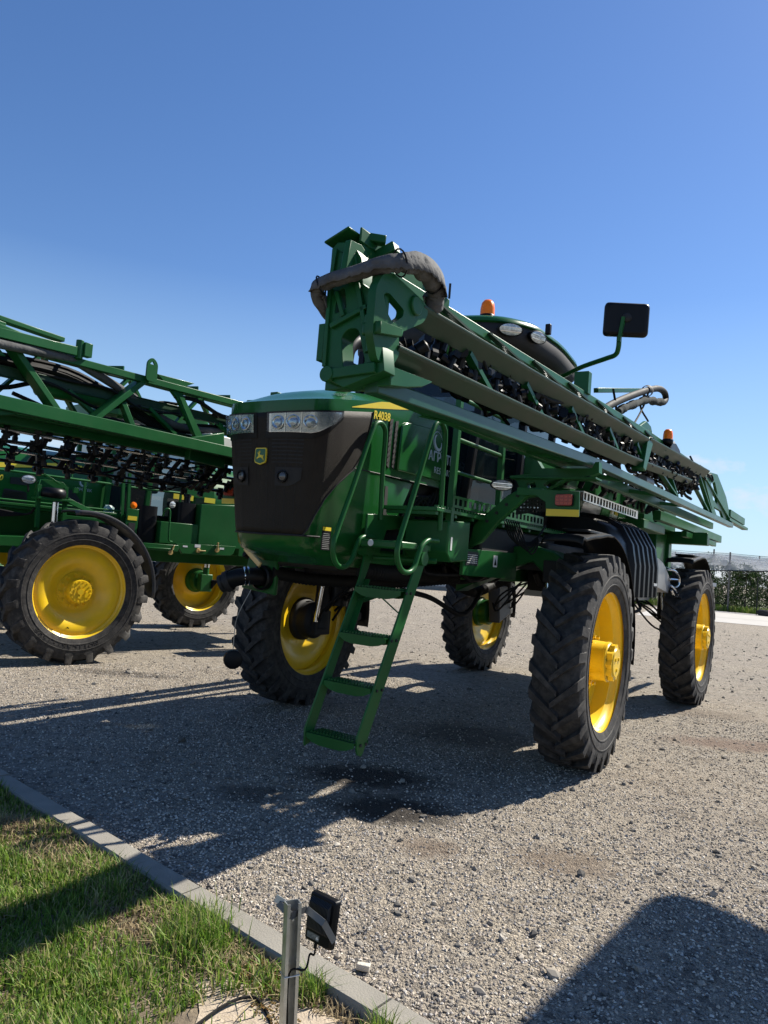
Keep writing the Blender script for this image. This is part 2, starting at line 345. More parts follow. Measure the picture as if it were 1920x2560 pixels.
SUCC = island_mat('rusty_succulent', [(0, (.10, .11, .03)), (.5, (.22, .15, .04)), (1, (.30, .14, .05))], .6, .15)

KD = Vector((.757, -.653, 0)).normalized(); KN = Vector((KD.y*-1, KD.x, 0))
def kpt(t, n, z=0): return KD*t+KN*n+V(0, 0, z)
def sheet(name, pts, mat, kind='structure'):
    m = MB(); m.add(pts, [tuple(range(len(pts)))]); o = m.build(name, mat, smooth=0); tag(o, kind=kind); return o
ground = MB()
xs = sorted(set([-1500, -400, -120, -40, 40, 120, 400, 1500]+list(range(-36, 40, 4))))
ys = sorted(set([-1500, -400, -100, -30, 60, 120, 400, 1500]+list(range(-24, 60, 4))))
ground.grid([[(x, y, 0) for x in xs] for y in ys])
tag(ground.build('gravel_yard', GRAVEL_M, smooth=0), kind='structure')
SOIL, nt_, b_ = newmat('lawn_soil'); L_ = nt_.links.new
t_ = nd(nt_, 'ShaderNodeTexCoord'); n_ = nd(nt_, 'ShaderNodeTexNoise'); n_.inputs['Scale'].default_value = 7; n_.inputs['Detail'].default_value = 9; n_.inputs['Roughness'].default_value = .7; L_(t_.outputs['Object'], n_.inputs['Vector'])
r_ = nd(nt_, 'ShaderNodeValToRGB'); e_ = r_.color_ramp.elements; e_[0].position = .32; e_[0].color = (.055, .042, .028, 1); e_[1].position = .68; e_[1].color = (.24, .19, .13, 1); L_(n_.outputs['Fac'], r_.inputs[0]); L_(r_.outputs[0], b_.inputs['Base Color']); b_.inputs['Roughness'].default_value = .95
bp_ = nd(nt_, 'ShaderNodeBump'); bp_.inputs['Distance'].default_value = .03; L_(n_.outputs['Fac'], bp_.inputs['Height']); L_(bp_.outputs[0], b_.inputs['Normal'])
sheet('lawn_soil', [kpt(-14, 2.15, .006), kpt(5, 2.15, .006), kpt(5, -8, .006), kpt(-14, -8, .006)], SOIL)
# sandy bare patch at the foot of the lamp post
SAND = simple('sandy_soil', (.40, .33, .25), .95, var=.18, vscale=25, dust=.3, dustcol=(.2, .15, .1), bump=.6, bscale=120)
pp = []
for k in range(28):
    a = 2*math.pi*k/28; rr = 1+.18*math.sin(3*a)+.12*math.sin(7*a+1)
    pp.append(kpt(-1.62+.62*rr*math.cos(a), 1.74+.36*rr*math.sin(a), .011))
tag(MB().add(pp, [tuple(range(28))]).build('sandy_ground', SAND, smooth=0), kind='structure')

kerb = empty('kerb'); tag(kerb, kind='structure')
joints = [-12.5, -11.4, -10.35, -9.3, -8.2, -7.1, -6.05, -5.0, -3.957, -3.60, -2.894, -1.72, -.65, .4, 1.5, 2.6]
for i, (a, b) in enumerate(zip(joints, joints[1:])):
    q = random.Random(i); dz = q.uniform(-.006, .004); dn = q.uniform(-.004, .004); m = MB()
    prof = [(2.143+dn, -.12), (2.143+dn, .046+dz), (2.150+dn, .056+dz), (2.252+dn, .060+dz), (2.266+dn, .050+dz), (2.270+dn, -.12)]
    NS = 7; rows = []
    for k in range(NS+1):
        t = lerp(a+.005, b-.005, k/NS); rows.append([kpt(t, n+q.uniform(-.0025, .0025), z+q.uniform(-.0015, .0015)) for n, z in prof])
    m.grid(rows); m.f.append(tuple(range(6))); m.f.append(tuple(NS*6+k for k in range(6)))
    m.build('kerb_stone', CONCRETE, kerb, smooth=30)

def vnoise(x, y, s, seed):
    g = np.random.default_rng(seed); T = g.random((64, 64)); X, Y = x*s+100, y*s+100; i, j = np.floor(X).astype(int), np.floor(Y).astype(int); u, v = X-i, Y-j; u = u*u*(3-2*u); v = v*v*(3-2*v)
    t = lambda a, b: T[a % 64, b % 64]
    return t(i, j)*(1-u)*(1-v)+t(i+1, j)*u*(1-v)+t(i, j+1)*(1-u)*v+t(i+1, j+1)*u*v
# loose gravel lying on the yard
def scatter_mesh(name, pos, rad, mat, flat=(.75, .55), base='octa', seed=3):
    g = np.random.default_rng(seed); n = len(pos)
    if base == 'octa':
        bv = np.array([(1, 0, 0), (-1, 0, 0), (0, 1, 0), (0, -1, 0), (0, 0, 1), (0, 0, -1)], float)
        bf = np.array([(0, 2, 4), (2, 1, 4), (1, 3, 4), (3, 0, 4), (2, 0, 5), (1, 2, 5), (3, 1, 5), (0, 3, 5)])
    else:
        bm = bmesh.new(); bmesh.ops.create_icosphere(bm, subdivisions=1, radius=1); bm.verts.ensure_lookup_table()
        bv = np.array([v.co[:] for v in bm.verts]); bf = np.array([[v.index for v in f.verts] for f in bm.faces]); bm.free()
    k = len(bv); s = np.stack([g.uniform(.7, 1.25, n), g.uniform(.55, 1.0, n), g.uniform(flat[1], flat[0], n)], 1)*rad[:, None]
    j = 1+g.uniform(-.28 if base == 'octa' else -.42, .28 if base == 'octa' else .3, (n, k, 1)); vv = bv[None]*j*s[:, None, :]
    a = g.uniform(0, 2*np.pi, n); b = g.normal(0, .35, n)
    cb, sb = np.cos(b)[:, None], np.sin(b)[:, None]; x, z = vv[..., 0]*cb-vv[..., 2]*sb, vv[..., 0]*sb+vv[..., 2]*cb
    ca, sa = np.cos(a)[:, None], np.sin(a)[:, None]; X, Y = x*ca-vv[..., 1]*sa, x*sa+vv[..., 1]*ca
    vv = np.stack([X, Y, z], -1)+pos[:, None, :]
    f = (bf[None]+(np.arange(n)*k)[:, None, None]).reshape(-1, 3)
    me = bpy.data.meshes.new(name); me.vertices.add(n*k); me.vertices.foreach_set('co', vv.reshape(-1)); m3 = len(f)
    me.loops.add(m3*3); me.loops.foreach_set('vertex_index', f.reshape(-1).astype(np.int32)); me.polygons.add(m3)
    me.polygons.foreach_set('loop_start', np.arange(m3, dtype=np.int32)*3); me.polygons.foreach_set('loop_total', np.full(m3, 3, np.int32))
    me.update(); me.validate(); me.shade_flat(); return put(name, me, mat)
def yard_pts(n, r0, r1, amax, g, pw=1.0):
    r = r0+(r1-r0)*g.random(n)**pw; a = g.uniform(-amax, amax, n); p = np.stack([r*np.sin(a), r*np.cos(a), np.zeros(n)], 1)
    keep = p[:, 0]*KN.x+p[:, 1]*KN.y > 2.285; return p[keep]
p1 = yard_pts(120000, 2.3, 10.5, .72, npr, 1.25); rad1 = npr.uniform(.0045, .0115, len(p1)); p1[:, 2] = rad1*.25
STAINS = [(.22, 5.05, .45, .35), (.05, 5.75, .55, .35), (-.75, 5.15, .3, .22), (1.2, 4.4, .35, .25), (.42, 4.45, .25, .2), (3.95, 7.9, .9, .35), (1.0, 7.4, .7, .6)]
kp = np.ones(len(p1), bool)
for cx_, cy_, sx_, sy_ in STAINS: kp &= ~((((p1[:, 0]-cx_)/sx_)**2+((p1[:, 1]-cy_)/sy_)**2 < npr.uniform(.3, 1.3, len(p1))) & (npr.random(len(p1)) < .85))
kp &= npr.random(len(p1)) < .35+.9*vnoise(p1[:, 0], p1[:, 1], .9, 77)
p1, rad1 = p1[kp], rad1[kp]
tag(scatter_mesh('gravel', p1, rad1, STONES), kind='stuff', label='loose grey gravel chips covering the yard', cat='gravel')
p2 = yard_pts(9000, 2.6, 30, .80, npr, .85); rad2 = np.clip(npr.lognormal(-4.25, .42, len(p2)), .009, .048); p2[:, 2] = rad2*.12
tag(scatter_mesh('loose_stones', p2, rad2, BIGSTONES, base='ico', seed=9), kind='stuff', label='larger loose stones scattered over the gravel yard', cat='stones')

# grass
def blades(name, pts, hts, mat, seed, wid=(.0022, .0042), lean=.55):
    g = np.random.default_rng(seed); n = len(pts); a = g.uniform(0, 2*np.pi, n); d = np.stack([np.cos(a), np.sin(a), np.zeros(n)], 1); q = np.stack([-np.sin(a), np.cos(a), np.zeros(n)], 1)
    w = g.uniform(wid[0], wid[1], n)[:, None]; ln = (np.abs(g.normal(.15, lean, n))*hts)[:, None]; h = hts[:, None]*np.array([[0, 0, 1.]])
    V0 = pts-q*w; V1 = pts+q*w; mid = pts+d*ln*.35+h*.6; V2 = mid-q*w*.75; V3 = mid+q*w*.75; V4 = pts+d*ln+h*g.uniform(.8, 1.0, n)[:, None]
    vv = np.stack([V0, V1, V2, V3, V4], 1).reshape(-1, 3); o = (np.arange(n)*5)[:, None]
    tri = np.concatenate([o+np.array([[0, 1, 3]]), o+np.array([[0, 3, 2]]), o+np.array([[2, 3, 4]])], 1).reshape(-1, 3)
    me = bpy.data.meshes.new(name); me.vertices.add(n*5); me.vertices.foreach_set('co', vv.reshape(-1)); m3 = len(tri)
    me.loops.add(m3*3); me.loops.foreach_set('vertex_index', tri.reshape(-1).astype(np.int32)); me.polygons.add(m3)
    me.polygons.foreach_set('loop_start', np.arange(m3, dtype=np.int32)*3); me.polygons.foreach_set('loop_total', np.full(m3, 3, np.int32)); me.update(); me.validate()
    return put(name, me, mat)
def lawn_pts(n, g):
    t = g.uniform(-8.5, -.6, n); k = 2.14-np.abs(g.random(n))**1.0*2.3
    p = np.stack([KD.x*t+KN.x*k, KD.y*t+KN.y*k, np.full(n, .004)], 1); return p, t, k
P, T_, K_ = lawn_pts(300000, npr)
dens = .25+.9*vnoise(P[:, 0], P[:, 1], 5.5, 1)*(.6+.8*vnoise(P[:, 0], P[:, 1], 1.7, 2))
dens *= np.where(((T_+1.62)/.60)**2+((K_-1.74)/.34)**2 < 1, .03, 1.0)       # bare sand by the post
dens *= np.where(P[:, 1] < 1.7, 0, 1)*np.where(P[:, 0] < -4.2, 0, 1)
keep = npr.random(len(P)) < dens; P, T_, K_ = P[keep], T_[keep], K_[keep]
ht = (.018+.080*vnoise(P[:, 0], P[:, 1], 4.5, 3)**1.6+.03*vnoise(P[:, 0], P[:, 1], 15, 4))*npr.uniform(.6, 1.25, len(P))
dry = vnoise(P[:, 0], P[:, 1], 3.1, 5)*.85+.30*(K_ > 1.8) > npr.uniform(.45, 1.05, len(P))
tag(blades('lawn_grass', P[~dry], ht[~dry], GRASS_M, 21), kind='stuff', label='rough green lawn grass beside the kerb', cat='grass')
tag(blades('dry_grass', P[dry], ht[dry]*.75, DRY_M, 22, lean=1.2), kind='stuff', label='dry straw coloured grass among the lawn along the kerb', cat='grass')
def tuft(name, t, n, h, cnt, mat, seed, label, spread=.05):
    g = np.random.default_rng(seed); c = kpt(t, n); p = np.stack([c.x+g.normal(0, spread, cnt), c.y+g.normal(0, spread, cnt), np.full(cnt, .0)], 1)
    o = blades(name, p, g.uniform(.5, 1.0, cnt)*h, mat, seed, (.0016, .003), .45); return tag(o, label, 'grass tuft')
tuft('grass_tuft', -1.98, 2.10, .13, 170, GRASS_M, 31, 'green grass tuft growing against the kerb right of the floodlight post', .028)
tuft('grass_tuft', -1.63, 2.10, .13, 150, GRASS_M, 32, 'green grass tuft leaning over the kerb at the bottom edge', .035)
tuft('grass_tuft', -2.62, 2.05, .17, 420, GRASS_M, 33, 'big grass clump against the kerb just left of the floodlight post', .075)
# rusty succulent creeping along the kerb foot
def weed(name, c, rx, ry, cnt, seed, label):
    g = random.Random(seed); m = MB()
    for k in range(cnt):
        a, r_ = g.uniform(0, 6.283), g.random()**.6; t = c[0]+rx*r_*math.cos(a); n = c[1]+ry*r_*math.sin(a); b = kpt(t, n, .012+g.random()*.028*(1-r_*.6))
        for q in range(5):
            d = V(g.uniform(-1, 1), g.uniform(-1, 1), g.uniform(-.2, 1)).normalized()*g.uniform(.006, .012); s_ = d.orthogonal().normalized()*.0028; u_ = d.cross(s_).normalized()*.0022
            m.add([b-s_, b+u_, b+s_, b-u_, b+d], [(0, 1, 4), (1, 2, 4), (2, 3, 4), (3, 0, 4)])
    return tag(m.build(name, SUCC, smooth=0), label, 'plant')
weed('creeping_weed', (-2.17, 2.04), .17, .09, 330, 5, 'rust and olive creeping weed at the kerb behind the floodlight post')
weed('creeping_weed', (-1.98, 1.93), .12, .06, 90, 6, 'thin rust coloured runner on the sandy soil')
# pale broken block on the gravel by the kerb
m = MB(); bc = V(.06, 3.10, .017); q = random.Random(4); rot = Matrix.Rotation(R(-14), 3, 'Z')
P8 = [rot @ V(x*(.029+q.uniform(-.006, .004)), y*(.014+q.uniform(-.004, .003)), z*(.014+q.uniform(-.003, .002)))+bc for x in (-1, 1) for y in (-1, 1) for z in (-1, 1)]
m.add(P8, [(0, 1, 3, 2), (4, 6, 7, 5), (0, 4, 5, 1), (2, 3, 7, 6), (0, 2, 6, 4), (1, 5, 7, 3)])
tag(m.build('stone_block', PALESTONE, bevel=.004, smooth=0), 'small pale broken block on the gravel beside the kerb', 'stone')

# floodlight on a galvanised channel post
fl = empty('floodlight_post', (-.178, 2.545, 0)); tag(fl, 'galvanised channel post with a black finned floodlight beside the kerb', 'floodlight')
ch = [(-.025, .014), (-.025, -.020), (-.014, -.020), (-.014, -.0165), (-.0215, -.0165), (-.0215, .0105), (.0215, .0105), (.0215, -.0165), (.014, -.0165), (.014, -.020), (.025, -.020), (.025, .014)]
RZ = Matrix.Rotation(R(28), 3, 'Z')
def post_xy(z): return V(-.045*z, 0, z)
m = MB(); rows = []
for z in (-.1, .25, .505):
    rows.append([post_xy(z)+RZ @ V(x, y, 0) for x, y in ch])
m.grid(rows, closed=True); m.f.append(tuple(range(24, 36))); m.build('post', STEEL, fl, smooth=25)
RL = Matrix.Rotation(R(-40), 3, 'Z') @ Matrix.Rotation(R(-6), 3, 'X')   # lamp faces +y (towards the machines)
lc = V(.072, .055, .425)
LS = .84
def lp(x, y, z): return lc+RL @ V(x*LS, y*LS, z*LS)
m = MB()
def rrect(w, h, r_, y, n=4):
    out = []
    for cx, cz, a0 in ((w-r_, h-r_, 0), (-w+r_, h-r_, 90), (-w+r_, -h+r_, 180), (w-r_, -h+r_, 270)):
        for k in range(n+1): a = R(a0+90*k/n); out.append(lp(cx+r_*math.cos(a), y, cz+r_*math.sin(a)))
    return out
rows = [rrect(.066, .086, .01, -.004), rrect(.071, .092, .012, .002), rrect(.073, .094, .012, .012), rrect(.073, .094, .012, .026), rrect(.068, .089, .01, .030)]
m.grid(rows, closed=True); m.f.append(tuple(range(20))); m.f.append(tuple(range(80, 100)))
lamp = m.build('lamp_housing', BLACK, fl, smooth=30)
FINM = simple('anodised_fin', (.045, .047, .05), .4, metal=.3)
fin = MB().add([V(-.0014, -.022, -.045), V(.0014, -.022, -.045), V(.0014, -.004, -.06), V(-.0014, -.004, -.06), V(-.0014, -.022, .05), V(.0014, -.022, .05), V(.0014, -.004, .068), V(-.0014, -.004, .068)],
               [(0, 1, 2, 3), (4, 7, 6, 5), (0, 4, 5, 1), (1, 5, 6, 2), (2, 6, 7, 3), (3, 7, 4, 0)]).mesh('fin', 0)
for k in range(15):
    o = put('fin', fin, FINM, lamp); o.matrix_local = Matrix.Translation(lp(-.052+.0074*k, 0, .012)) @ RL.to_4x4() @ Matrix.Scale(LS, 4)
MB().add([lp(-.055, -.0055, -.078), lp(.012, -.0055, -.078), lp(.012, -.0055, -.055), lp(-.055, -.0055, -.055)], [(0, 1, 2, 3)]).build('rating_label', simple('label_print', (.14, .15, .15), .5, var=.6, vscale=140), lamp, smooth=0)
MB().prism([(-.006, -.004), (.006, -.004), (0, .007)], 'XZ', 0, .0006).build('warning_mark', WHITE, lamp, smooth=0).matrix_local = Matrix.Translation(lp(.002, -.0066, -.067)) @ RL.to_4x4()
m = MB(); w_ = .011
br = [V(-.075, .045, .475), post_xy(.47)+V(.0, -.024, 0), lp(-.03, -.06, .045), lp(.06, -.045, .02), lp(.079, .012, -.055)]
upd = RL @ V(0, .3, 1)
for a, b in zip(br, br[1:]): m.beam(a, b, .0025, .022, upd)
m.build('bracket', simple('dull_zinc', (.13, .135, .14), .5, metal=.6, var=.2), fl, smooth=0)
MB().beam(V(-.085, .05, .49), V(-.03, .03, .472), .003, .024, (0, .2, 1)).build('bracket_end', STEEL, fl, smooth=0)
m = MB(); m.cyl(post_xy(.455)+RZ @ V(-.004, -.022, 0), post_xy(.455)+RZ @ V(-.004, .012, 0), .004, 6); m.build('bolt', STEEL, fl)
MB().tube(spline([lp(-.005, .0, -.09), lp(-.002, -.004, -.13), lp(-.02, -.01, -.135), post_xy(.29)+V(.05, 0, 0), post_xy(.28)+V(.0, -.012, 0), post_xy(.1)+V(0, -.012, 0), post_xy(-.02)+V(0, -.012, 0)], 6), .0036, 6).build('cable', HOSE, fl)
MB().cyl(lp(-.005, 0, -.085), lp(-.004, -.002, -.108), .006, 8).build('cable_gland', BLACK, fl)
MB().tube([post_xy(.275)+RZ @ V(x, y, 0) for x, y in ((-.027, -.022), (.027, -.022), (.027, .016), (-.027, .016))], .0018, 5, closed=True).build('cable_tie', WHITE, fl)
MB().tube(spline([V(-.52, 2.62, .02), V(-.42, 2.78, .025), V(-.33, 2.83, .02), V(-.25, 2.70, .012), V(-.2, 2.5, .0)], 6), .006, 7).build('ground_cable', HOSE)
tag(bpy.data.objects['ground_cable'], 'black cable lying on the sandy soil left of the floodlight post', 'cable')
# ------------------------------------------------------------------ wheels (axle along Y, outside at +side)
TR, RIMR = .925, .625
def tyre_mesh(side, nl=27, wk=1.0):
    m = MB(); sp = [(.598, -.178), (.640, -.196), (.70, -.210), (.76, -.211), (.82, -.203), (.858, -.190), (.876, -.15), (.884, -.08), (.886, 0), (.884, .08), (.876, .15), (.858, .190), (.82, .203), (.76, .211), (.70, .210), (.640, .196), (.598, .178)]
    m.lathe(sp, n=72)
    def rs(y):
        y = abs(y)
        return float(np.interp(y, [0, .08, .15, .19, .203, .211], [.886, .884, .876, .858, .82, .77]))
    q = random.Random(5)
    for s in (-1, 1):
        for k in range(nl):
            th0 = 2*math.pi*(k+(0 if s > 0 else .5))/nl; st = []
            for t, wdt in ((-.03, .030), (.03, .036), (.09, .040), (.15, .046), (.195, .052), (.214, .055), (.212, .045)):
                th = th0+ .20*(max(0, t)/.21)**.85 + (0 if t > 0 else t*.6)
                top = .925 if t < .16 else (.921 if t < .2 else (.905 if t < .213 else .815))
                top = TR if t < .16 else top
                if (t, wdt) == (.212, .045): top = .800; yy = .2135
                else: yy = min(t, .214)
                base = rs(yy)-.012; y = s*yy
                if t == .214: base = .80
                if (t, wdt) == (.212, .045): base = .775
                wb = wdt*wk/.9; wt = wdt*wk*.72/.92
                st.append([(base, th-wb, y), (top, th-wt, y), (top, th+wt, y), (base, th+wb, y)])
            vs_ = [V(r_*math.cos(a), side*y, r_*math.sin(a)) for ring in st for (r_, a, y) in ring]; fs = []
            n = len(st)
            for i in range(n-1):
                for j in range(3): fs.append((i*4+j, i*4+j+1, i*4+4+j+1, i*4+4+j))
            fs += [(0, 1, 2, 3), tuple((n-1)*4+j for j in range(4))]
            m.add(vs_, fs)
    # bead ring and raised sidewall bands
    for s in (-1, 1):
        m.lathe([(.655, s*.200), (.658, s*.206), (.668, s*.209), (.672, s*.206)], n=72)
        m.lathe([(.735, s*.2105), (.738, s*.2155), (.746, s*.2155), (.75, s*.2105)], n=72)
    return m.mesh('tyre', 32)
def rim_mesh(side, style):
    m = MB(); s = side
    b = [(.618, .186), (.632, .182), (.634, .172), (.606, .164), (.590, .150), (.586, .128), (.572, .105), (.556, .09), (.552, .0), (.556, -.09), (.572, -.105), (.586, -.128), (.590, -.150), (.606, -.164), (.634, -.172), (.632, -.182), (.618, -.186)]
    m.lathe([(r_, s*y) for r_, y in b], n=72)
    if style == 1: d = [(.556, -.03), (.53, -.045), (.47, -.052), (.40, -.035), (.33, -.005), (.28, .012), (.24, .016), (.0, .016)]
    else: d = [(.585, .128), (.572, .118), (.560, .108), (.552, .110), (.53, .118), (.47, .120), (.40, .098), (.34, .060), (.30, .030), (.265, .018), (.235, .016), (.0, .016)]
    m.lathe([(r_, s*y) for r_, y in d], n=72)
    if style == 1: m.lathe([(r_, s*(y-.012)) for r_, y in d], n=48)
    else: m.lathe([(r_, s*(y-.012)) for r_, y in d[4:]], n=48)
    return m.mesh('wheel', 35)
def hub_mesh(side, style):
    m = MB(); s = side
    if style == 1:
        m.lathe([(.245, s*.012), (.245, s*.028), (.185, s*.034), (.172, s*.05), (.168, s*.17), (.172, s*.175), (.172, s*.196), (.160, s*.198), (.155, s*.205)], n=40)
        pts = []
        for k in range(60):
            a = 2*math.pi*k/60; pts.append((.146+.012*math.cos(a*10)*1.0)); 
        for y0, y1 in ((.198, .252),):
            rows = [[V(pts[k]*math.cos(2*math.pi*k/60), s*y, pts[k]*math.sin(2*math.pi*k/60)) for k in range(60)] for y in (y0, y1)]
            m.grid(rows, closed=True); o = len(m.v); m.f.append(tuple(range(o-60, o)))
        m.lathe([(.125, s*.252), (.12, s*.262), (.0, s*.262)], n=32)
        for k in range(3): m.cyl((.06*math.cos(2.1*k+.4), s*.26, .06*math.sin(2.1*k+.4)), (.06*math.cos(2.1*k+.4), s*.272, .06*math.sin(2.1*k+.4)), .016, 10)
    else:
        m.lathe([(.245, s*.012), (.245, s*.03), (.165, s*.034), (.152, s*.05), (.150, s*.165), (.146, s*.175), (.0, s*.175)], n=40)
        for k in range(16): a = 2*math.pi*k/16; m.cyl((.128*math.cos(a), s*.174, .128*math.sin(a)), (.128*math.cos(a), s*.187, .128*math.sin(a)), .010, 6)
        m.cyl((.0, s*.174, .01), (0, s*.19, .01), .04, 12); m.cyl((-.07, s*.174, .02), (-.07, s*.186, .02), .022, 10); m.cyl((.07, s*.174, .0), (.07, s*.186, .0), .022, 10)
        m.box((.02, s*.18, .075), (.09, .012, .014)); m.box((.02, s*.18, -.075), (.07, .014, .03))
    return m.mesh('hub', 35)
def bolt_mesh(side):
    m = MB(); m.cyl((0, side*-.005, 0), (0, side*.026, 0), .026, 6); m.cyl((0, side*.02, 0), (0, side*.052, 0), .014, 8); return m.mesh('bolt', 30)
WM = {}
for sd_ in (-1, 1):
    WM['tyre', sd_, 1] = tyre_mesh(sd_); WM['tyre', sd_, 2] = tyre_mesh(sd_, 20, 1.08)
    for st_ in (1, 2): WM['rim', sd_, st_] = rim_mesh(sd_, st_); WM['hub', sd_, st_] = hub_mesh(sd_, st_)
    WM['bolt', sd_] = bolt_mesh(sd_)
DARKBOLT = simple('dark_bolt', (.06, .055, .05), .5, metal=.5)
def wheel(parent, loc, side, style, steer=0, spin=0.0, nb=10, detail=True):
    w = put('wheel', WM['rim', side, style], YELLOW, parent, loc=loc, rot=(0, spin, steer))
    put('tyre', WM['tyre', side, style], RUBBER, w); put('hub', WM['hub', side, style], YELLOW, w)
    if detail:
        for k in range(nb):
            a = 2*math.pi*k/nb+.2; rb = .208 if style == 1 else .205
            put('bolt', WM['bolt', side], YELLOW if style == 1 else DARKBOLT, w, loc=(rb*math.cos(a), side*.026, rb*math.sin(a)))
        MB().cyl((.47, side*(-.05 if style == 1 else .115), .0), (.475, side*(.01 if style == 1 else .16), .0), .008, 6).build('valve_stem', BLACK, w)
    return w
def tyre_text(w, body, side, r_, a_mid, size, flip=False):
    """raised letters round the sidewall, reading along the circle"""
    n = len(body); pitch = size*.82/r_; col = simple('tyre_letter_rubber', (.034, .032, .031), .6, var=.2) if 'tyre_letter_rubber' not in MAT else MAT['tyre_letter_rubber']
    mb = []
    for i, chh in enumerate(body):
        if chh == ' ': continue
        # outside view: seen from +side; angle grows so that letters read correctly with heads outward (top) or inward (bottom)
        off = (i-(n-1)/2)*pitch
        a = a_mid-off*side if not flip else a_mid+off*side
        rad = V(math.cos(a), 0, math.sin(a)); tan = V(-math.sin(a), 0, math.cos(a))
        upd_ = rad if not flip else -rad; xd = upd_.cross(V(0, side, 0))
        c = rad*r_+V(0, side*.2095, 0)-upd_*size*.35
        o = text('sidewall_letter', chh, size, c, xd, upd_, col, w, .003, align='CENTER')
# ------------------------------------------------------------------ the near sprayer (X forward, Y to its left, Z up; origin under the front axle)
PH1 = .57761
def frame_root(name, ph, wheel_xy, half):
    F = V(-math.sin(ph), -math.cos(ph), 0); Lf = V(math.cos(ph), -math.sin(ph), 0)
    o = V(wheel_xy[0], wheel_xy[1], 0)-Lf*half
    return empty(name, o, math.atan2(F.y, F.x))
S1 = frame_root('crop_sprayer', PH1, (1.86751, 6.55031), 1.6)
tag(S1, 'green self-propelled crop sprayer with front ladder and dark grille, nearest the camera', 'crop sprayer')
WB1 = 4.53
for x in (0, -WB1):
    for s in (1, -1):
        w = wheel(S1, (x, s*1.6, TR), s, 1, R(2.0) if x == 0 else 0, spin=rng.uniform(0, 6))
        # inner knuckle, motor and leg
        m = MB(); y0 = s*1.6; yi = lambda d: y0-s*d
        m.lathe([(.235, 0), (.235, .05), (.20, .08), (.20, .20), (.15, .24), (.0, .24)], c=(x, yi(.0), TR), axis=(0, -s, 0), n=28)
        m.tube([(x, yi(.26), TR-.08), (x, yi(.26), TR+.15), (x, yi(.27), 1.55)], [.10, .085, .075], 14)
        m.box((x, yi(.22), TR-.02), (.26, .16, .26))
        m.box((x, yi(.27), 1.66), (.34, .24, .20))
        leg = m.build('wheel_leg', BLACK_MATT if x == 0 else GREEN, S1, bevel=.012)
        MB().cyl((x+.14, yi(.30), TR+.0), (x+.10, yi(.36), 1.60), .026, 10).build('strut_rod', CHROME, leg)
        MB().cyl((x-.15, yi(.36), 1.1), (x-.15, yi(.36), 1.5), .11, 16).build('air_spring', BLACK, leg)
        if x != 0 and s < 0:
            MB().add([V(x+.26, yi(.24), 1.38), V(x-.26, yi(.24), 1.36), V(x-.2, yi(.26), .92), V(x+.2, yi(.28), .78), V(x+.26, yi(.44), 1.38), V(x-.26, yi(.44), 1.36), V(x-.2, yi(.46), .92), V(x+.2, yi(.46), .78)],
                     [(0, 1, 2, 3), (4, 7, 6, 5), (0, 4, 5, 1), (1, 5, 6, 2), (2, 6, 7, 3), (3, 7, 4, 0)]).build('plastic_shield', simple('grey_plastic_shield', (.055, .055, .06), .5, var=.2), leg, bevel=.02)
        g = random.Random(int(x*10)+s)
        for k in range(0 if (x == 0 and s > 0) else 6):
            dx = g.uniform(-.2, .2)
            MB().tube(spline([(x+dx, yi(.30), TR+g.uniform(.0, .2)), (x+dx*1.6+.1, yi(.52), TR+g.uniform(.05, .35)), (x+dx, yi(.85), 1.45+g.uniform(-.1, .1)), (x-.1+dx, s*.5, 1.55)], 5), .014, 6).build('hose', HOSE, leg)

# chassis
m = MB()
for s in (-1, 1):
    m.beam((1.75, s*.40, 1.62), (-6.1, s*.40, 1.62), .12, .20)
for x in (1.2, 0, -1.5, -3, -4.53, -6): m.beam((x, -.4, 1.62), (x, .4, 1.62), .14, .16)
chs = m.build('chassis_frame', GREEN, S1, bevel=.01)
for x in (0, -WB1):
    for s in (-1, 1):
        dx = .55 if x == 0 else 0
        # arched arm out to the wheel leg
        pr = [(s*.35, 1.40), (s*.35, 1.72), (s*.85, 1.86), (s*1.12, 1.88), (s*1.30, 1.84), (s*1.44, 1.74), (s*1.42, 1.56), (s*1.26, 1.60), (s*1.10, 1.74), (s*.80, 1.62)]
        MB().prism(pr, 'YZ', x-.09+dx*.0, x+.16).build('axle_arm', GREEN, S1, bevel=.015)
MB().prism([(1.24, 1.79), (.18, 1.80), (.16, 1.56), (1.24, 1.58)], 'XZ', .93, .96).build('side_plate', GREEN, chs, bevel=.004)
MB().bb(.98, 1.20, .961, .964, 1.66, 1.77).build('warning_label', simple('black_label', (.02, .02, .02), .5), chs)
for k in range(5): MB().bb(1.0, 1.18, .9645, .966, 1.678+.016*k, 1.683+.016*k).build('label_line', WHITE, chs)
MB().bb(.60, .68, .961, .963, 1.66, 1.76).build('warning_sign', WHITE, chs)
MB().prism([(.613, 1.675), (.667, 1.675), (.64, 1.735)], 'XZ', .9635, .9645).build('warning_triangle', BLACK, chs)
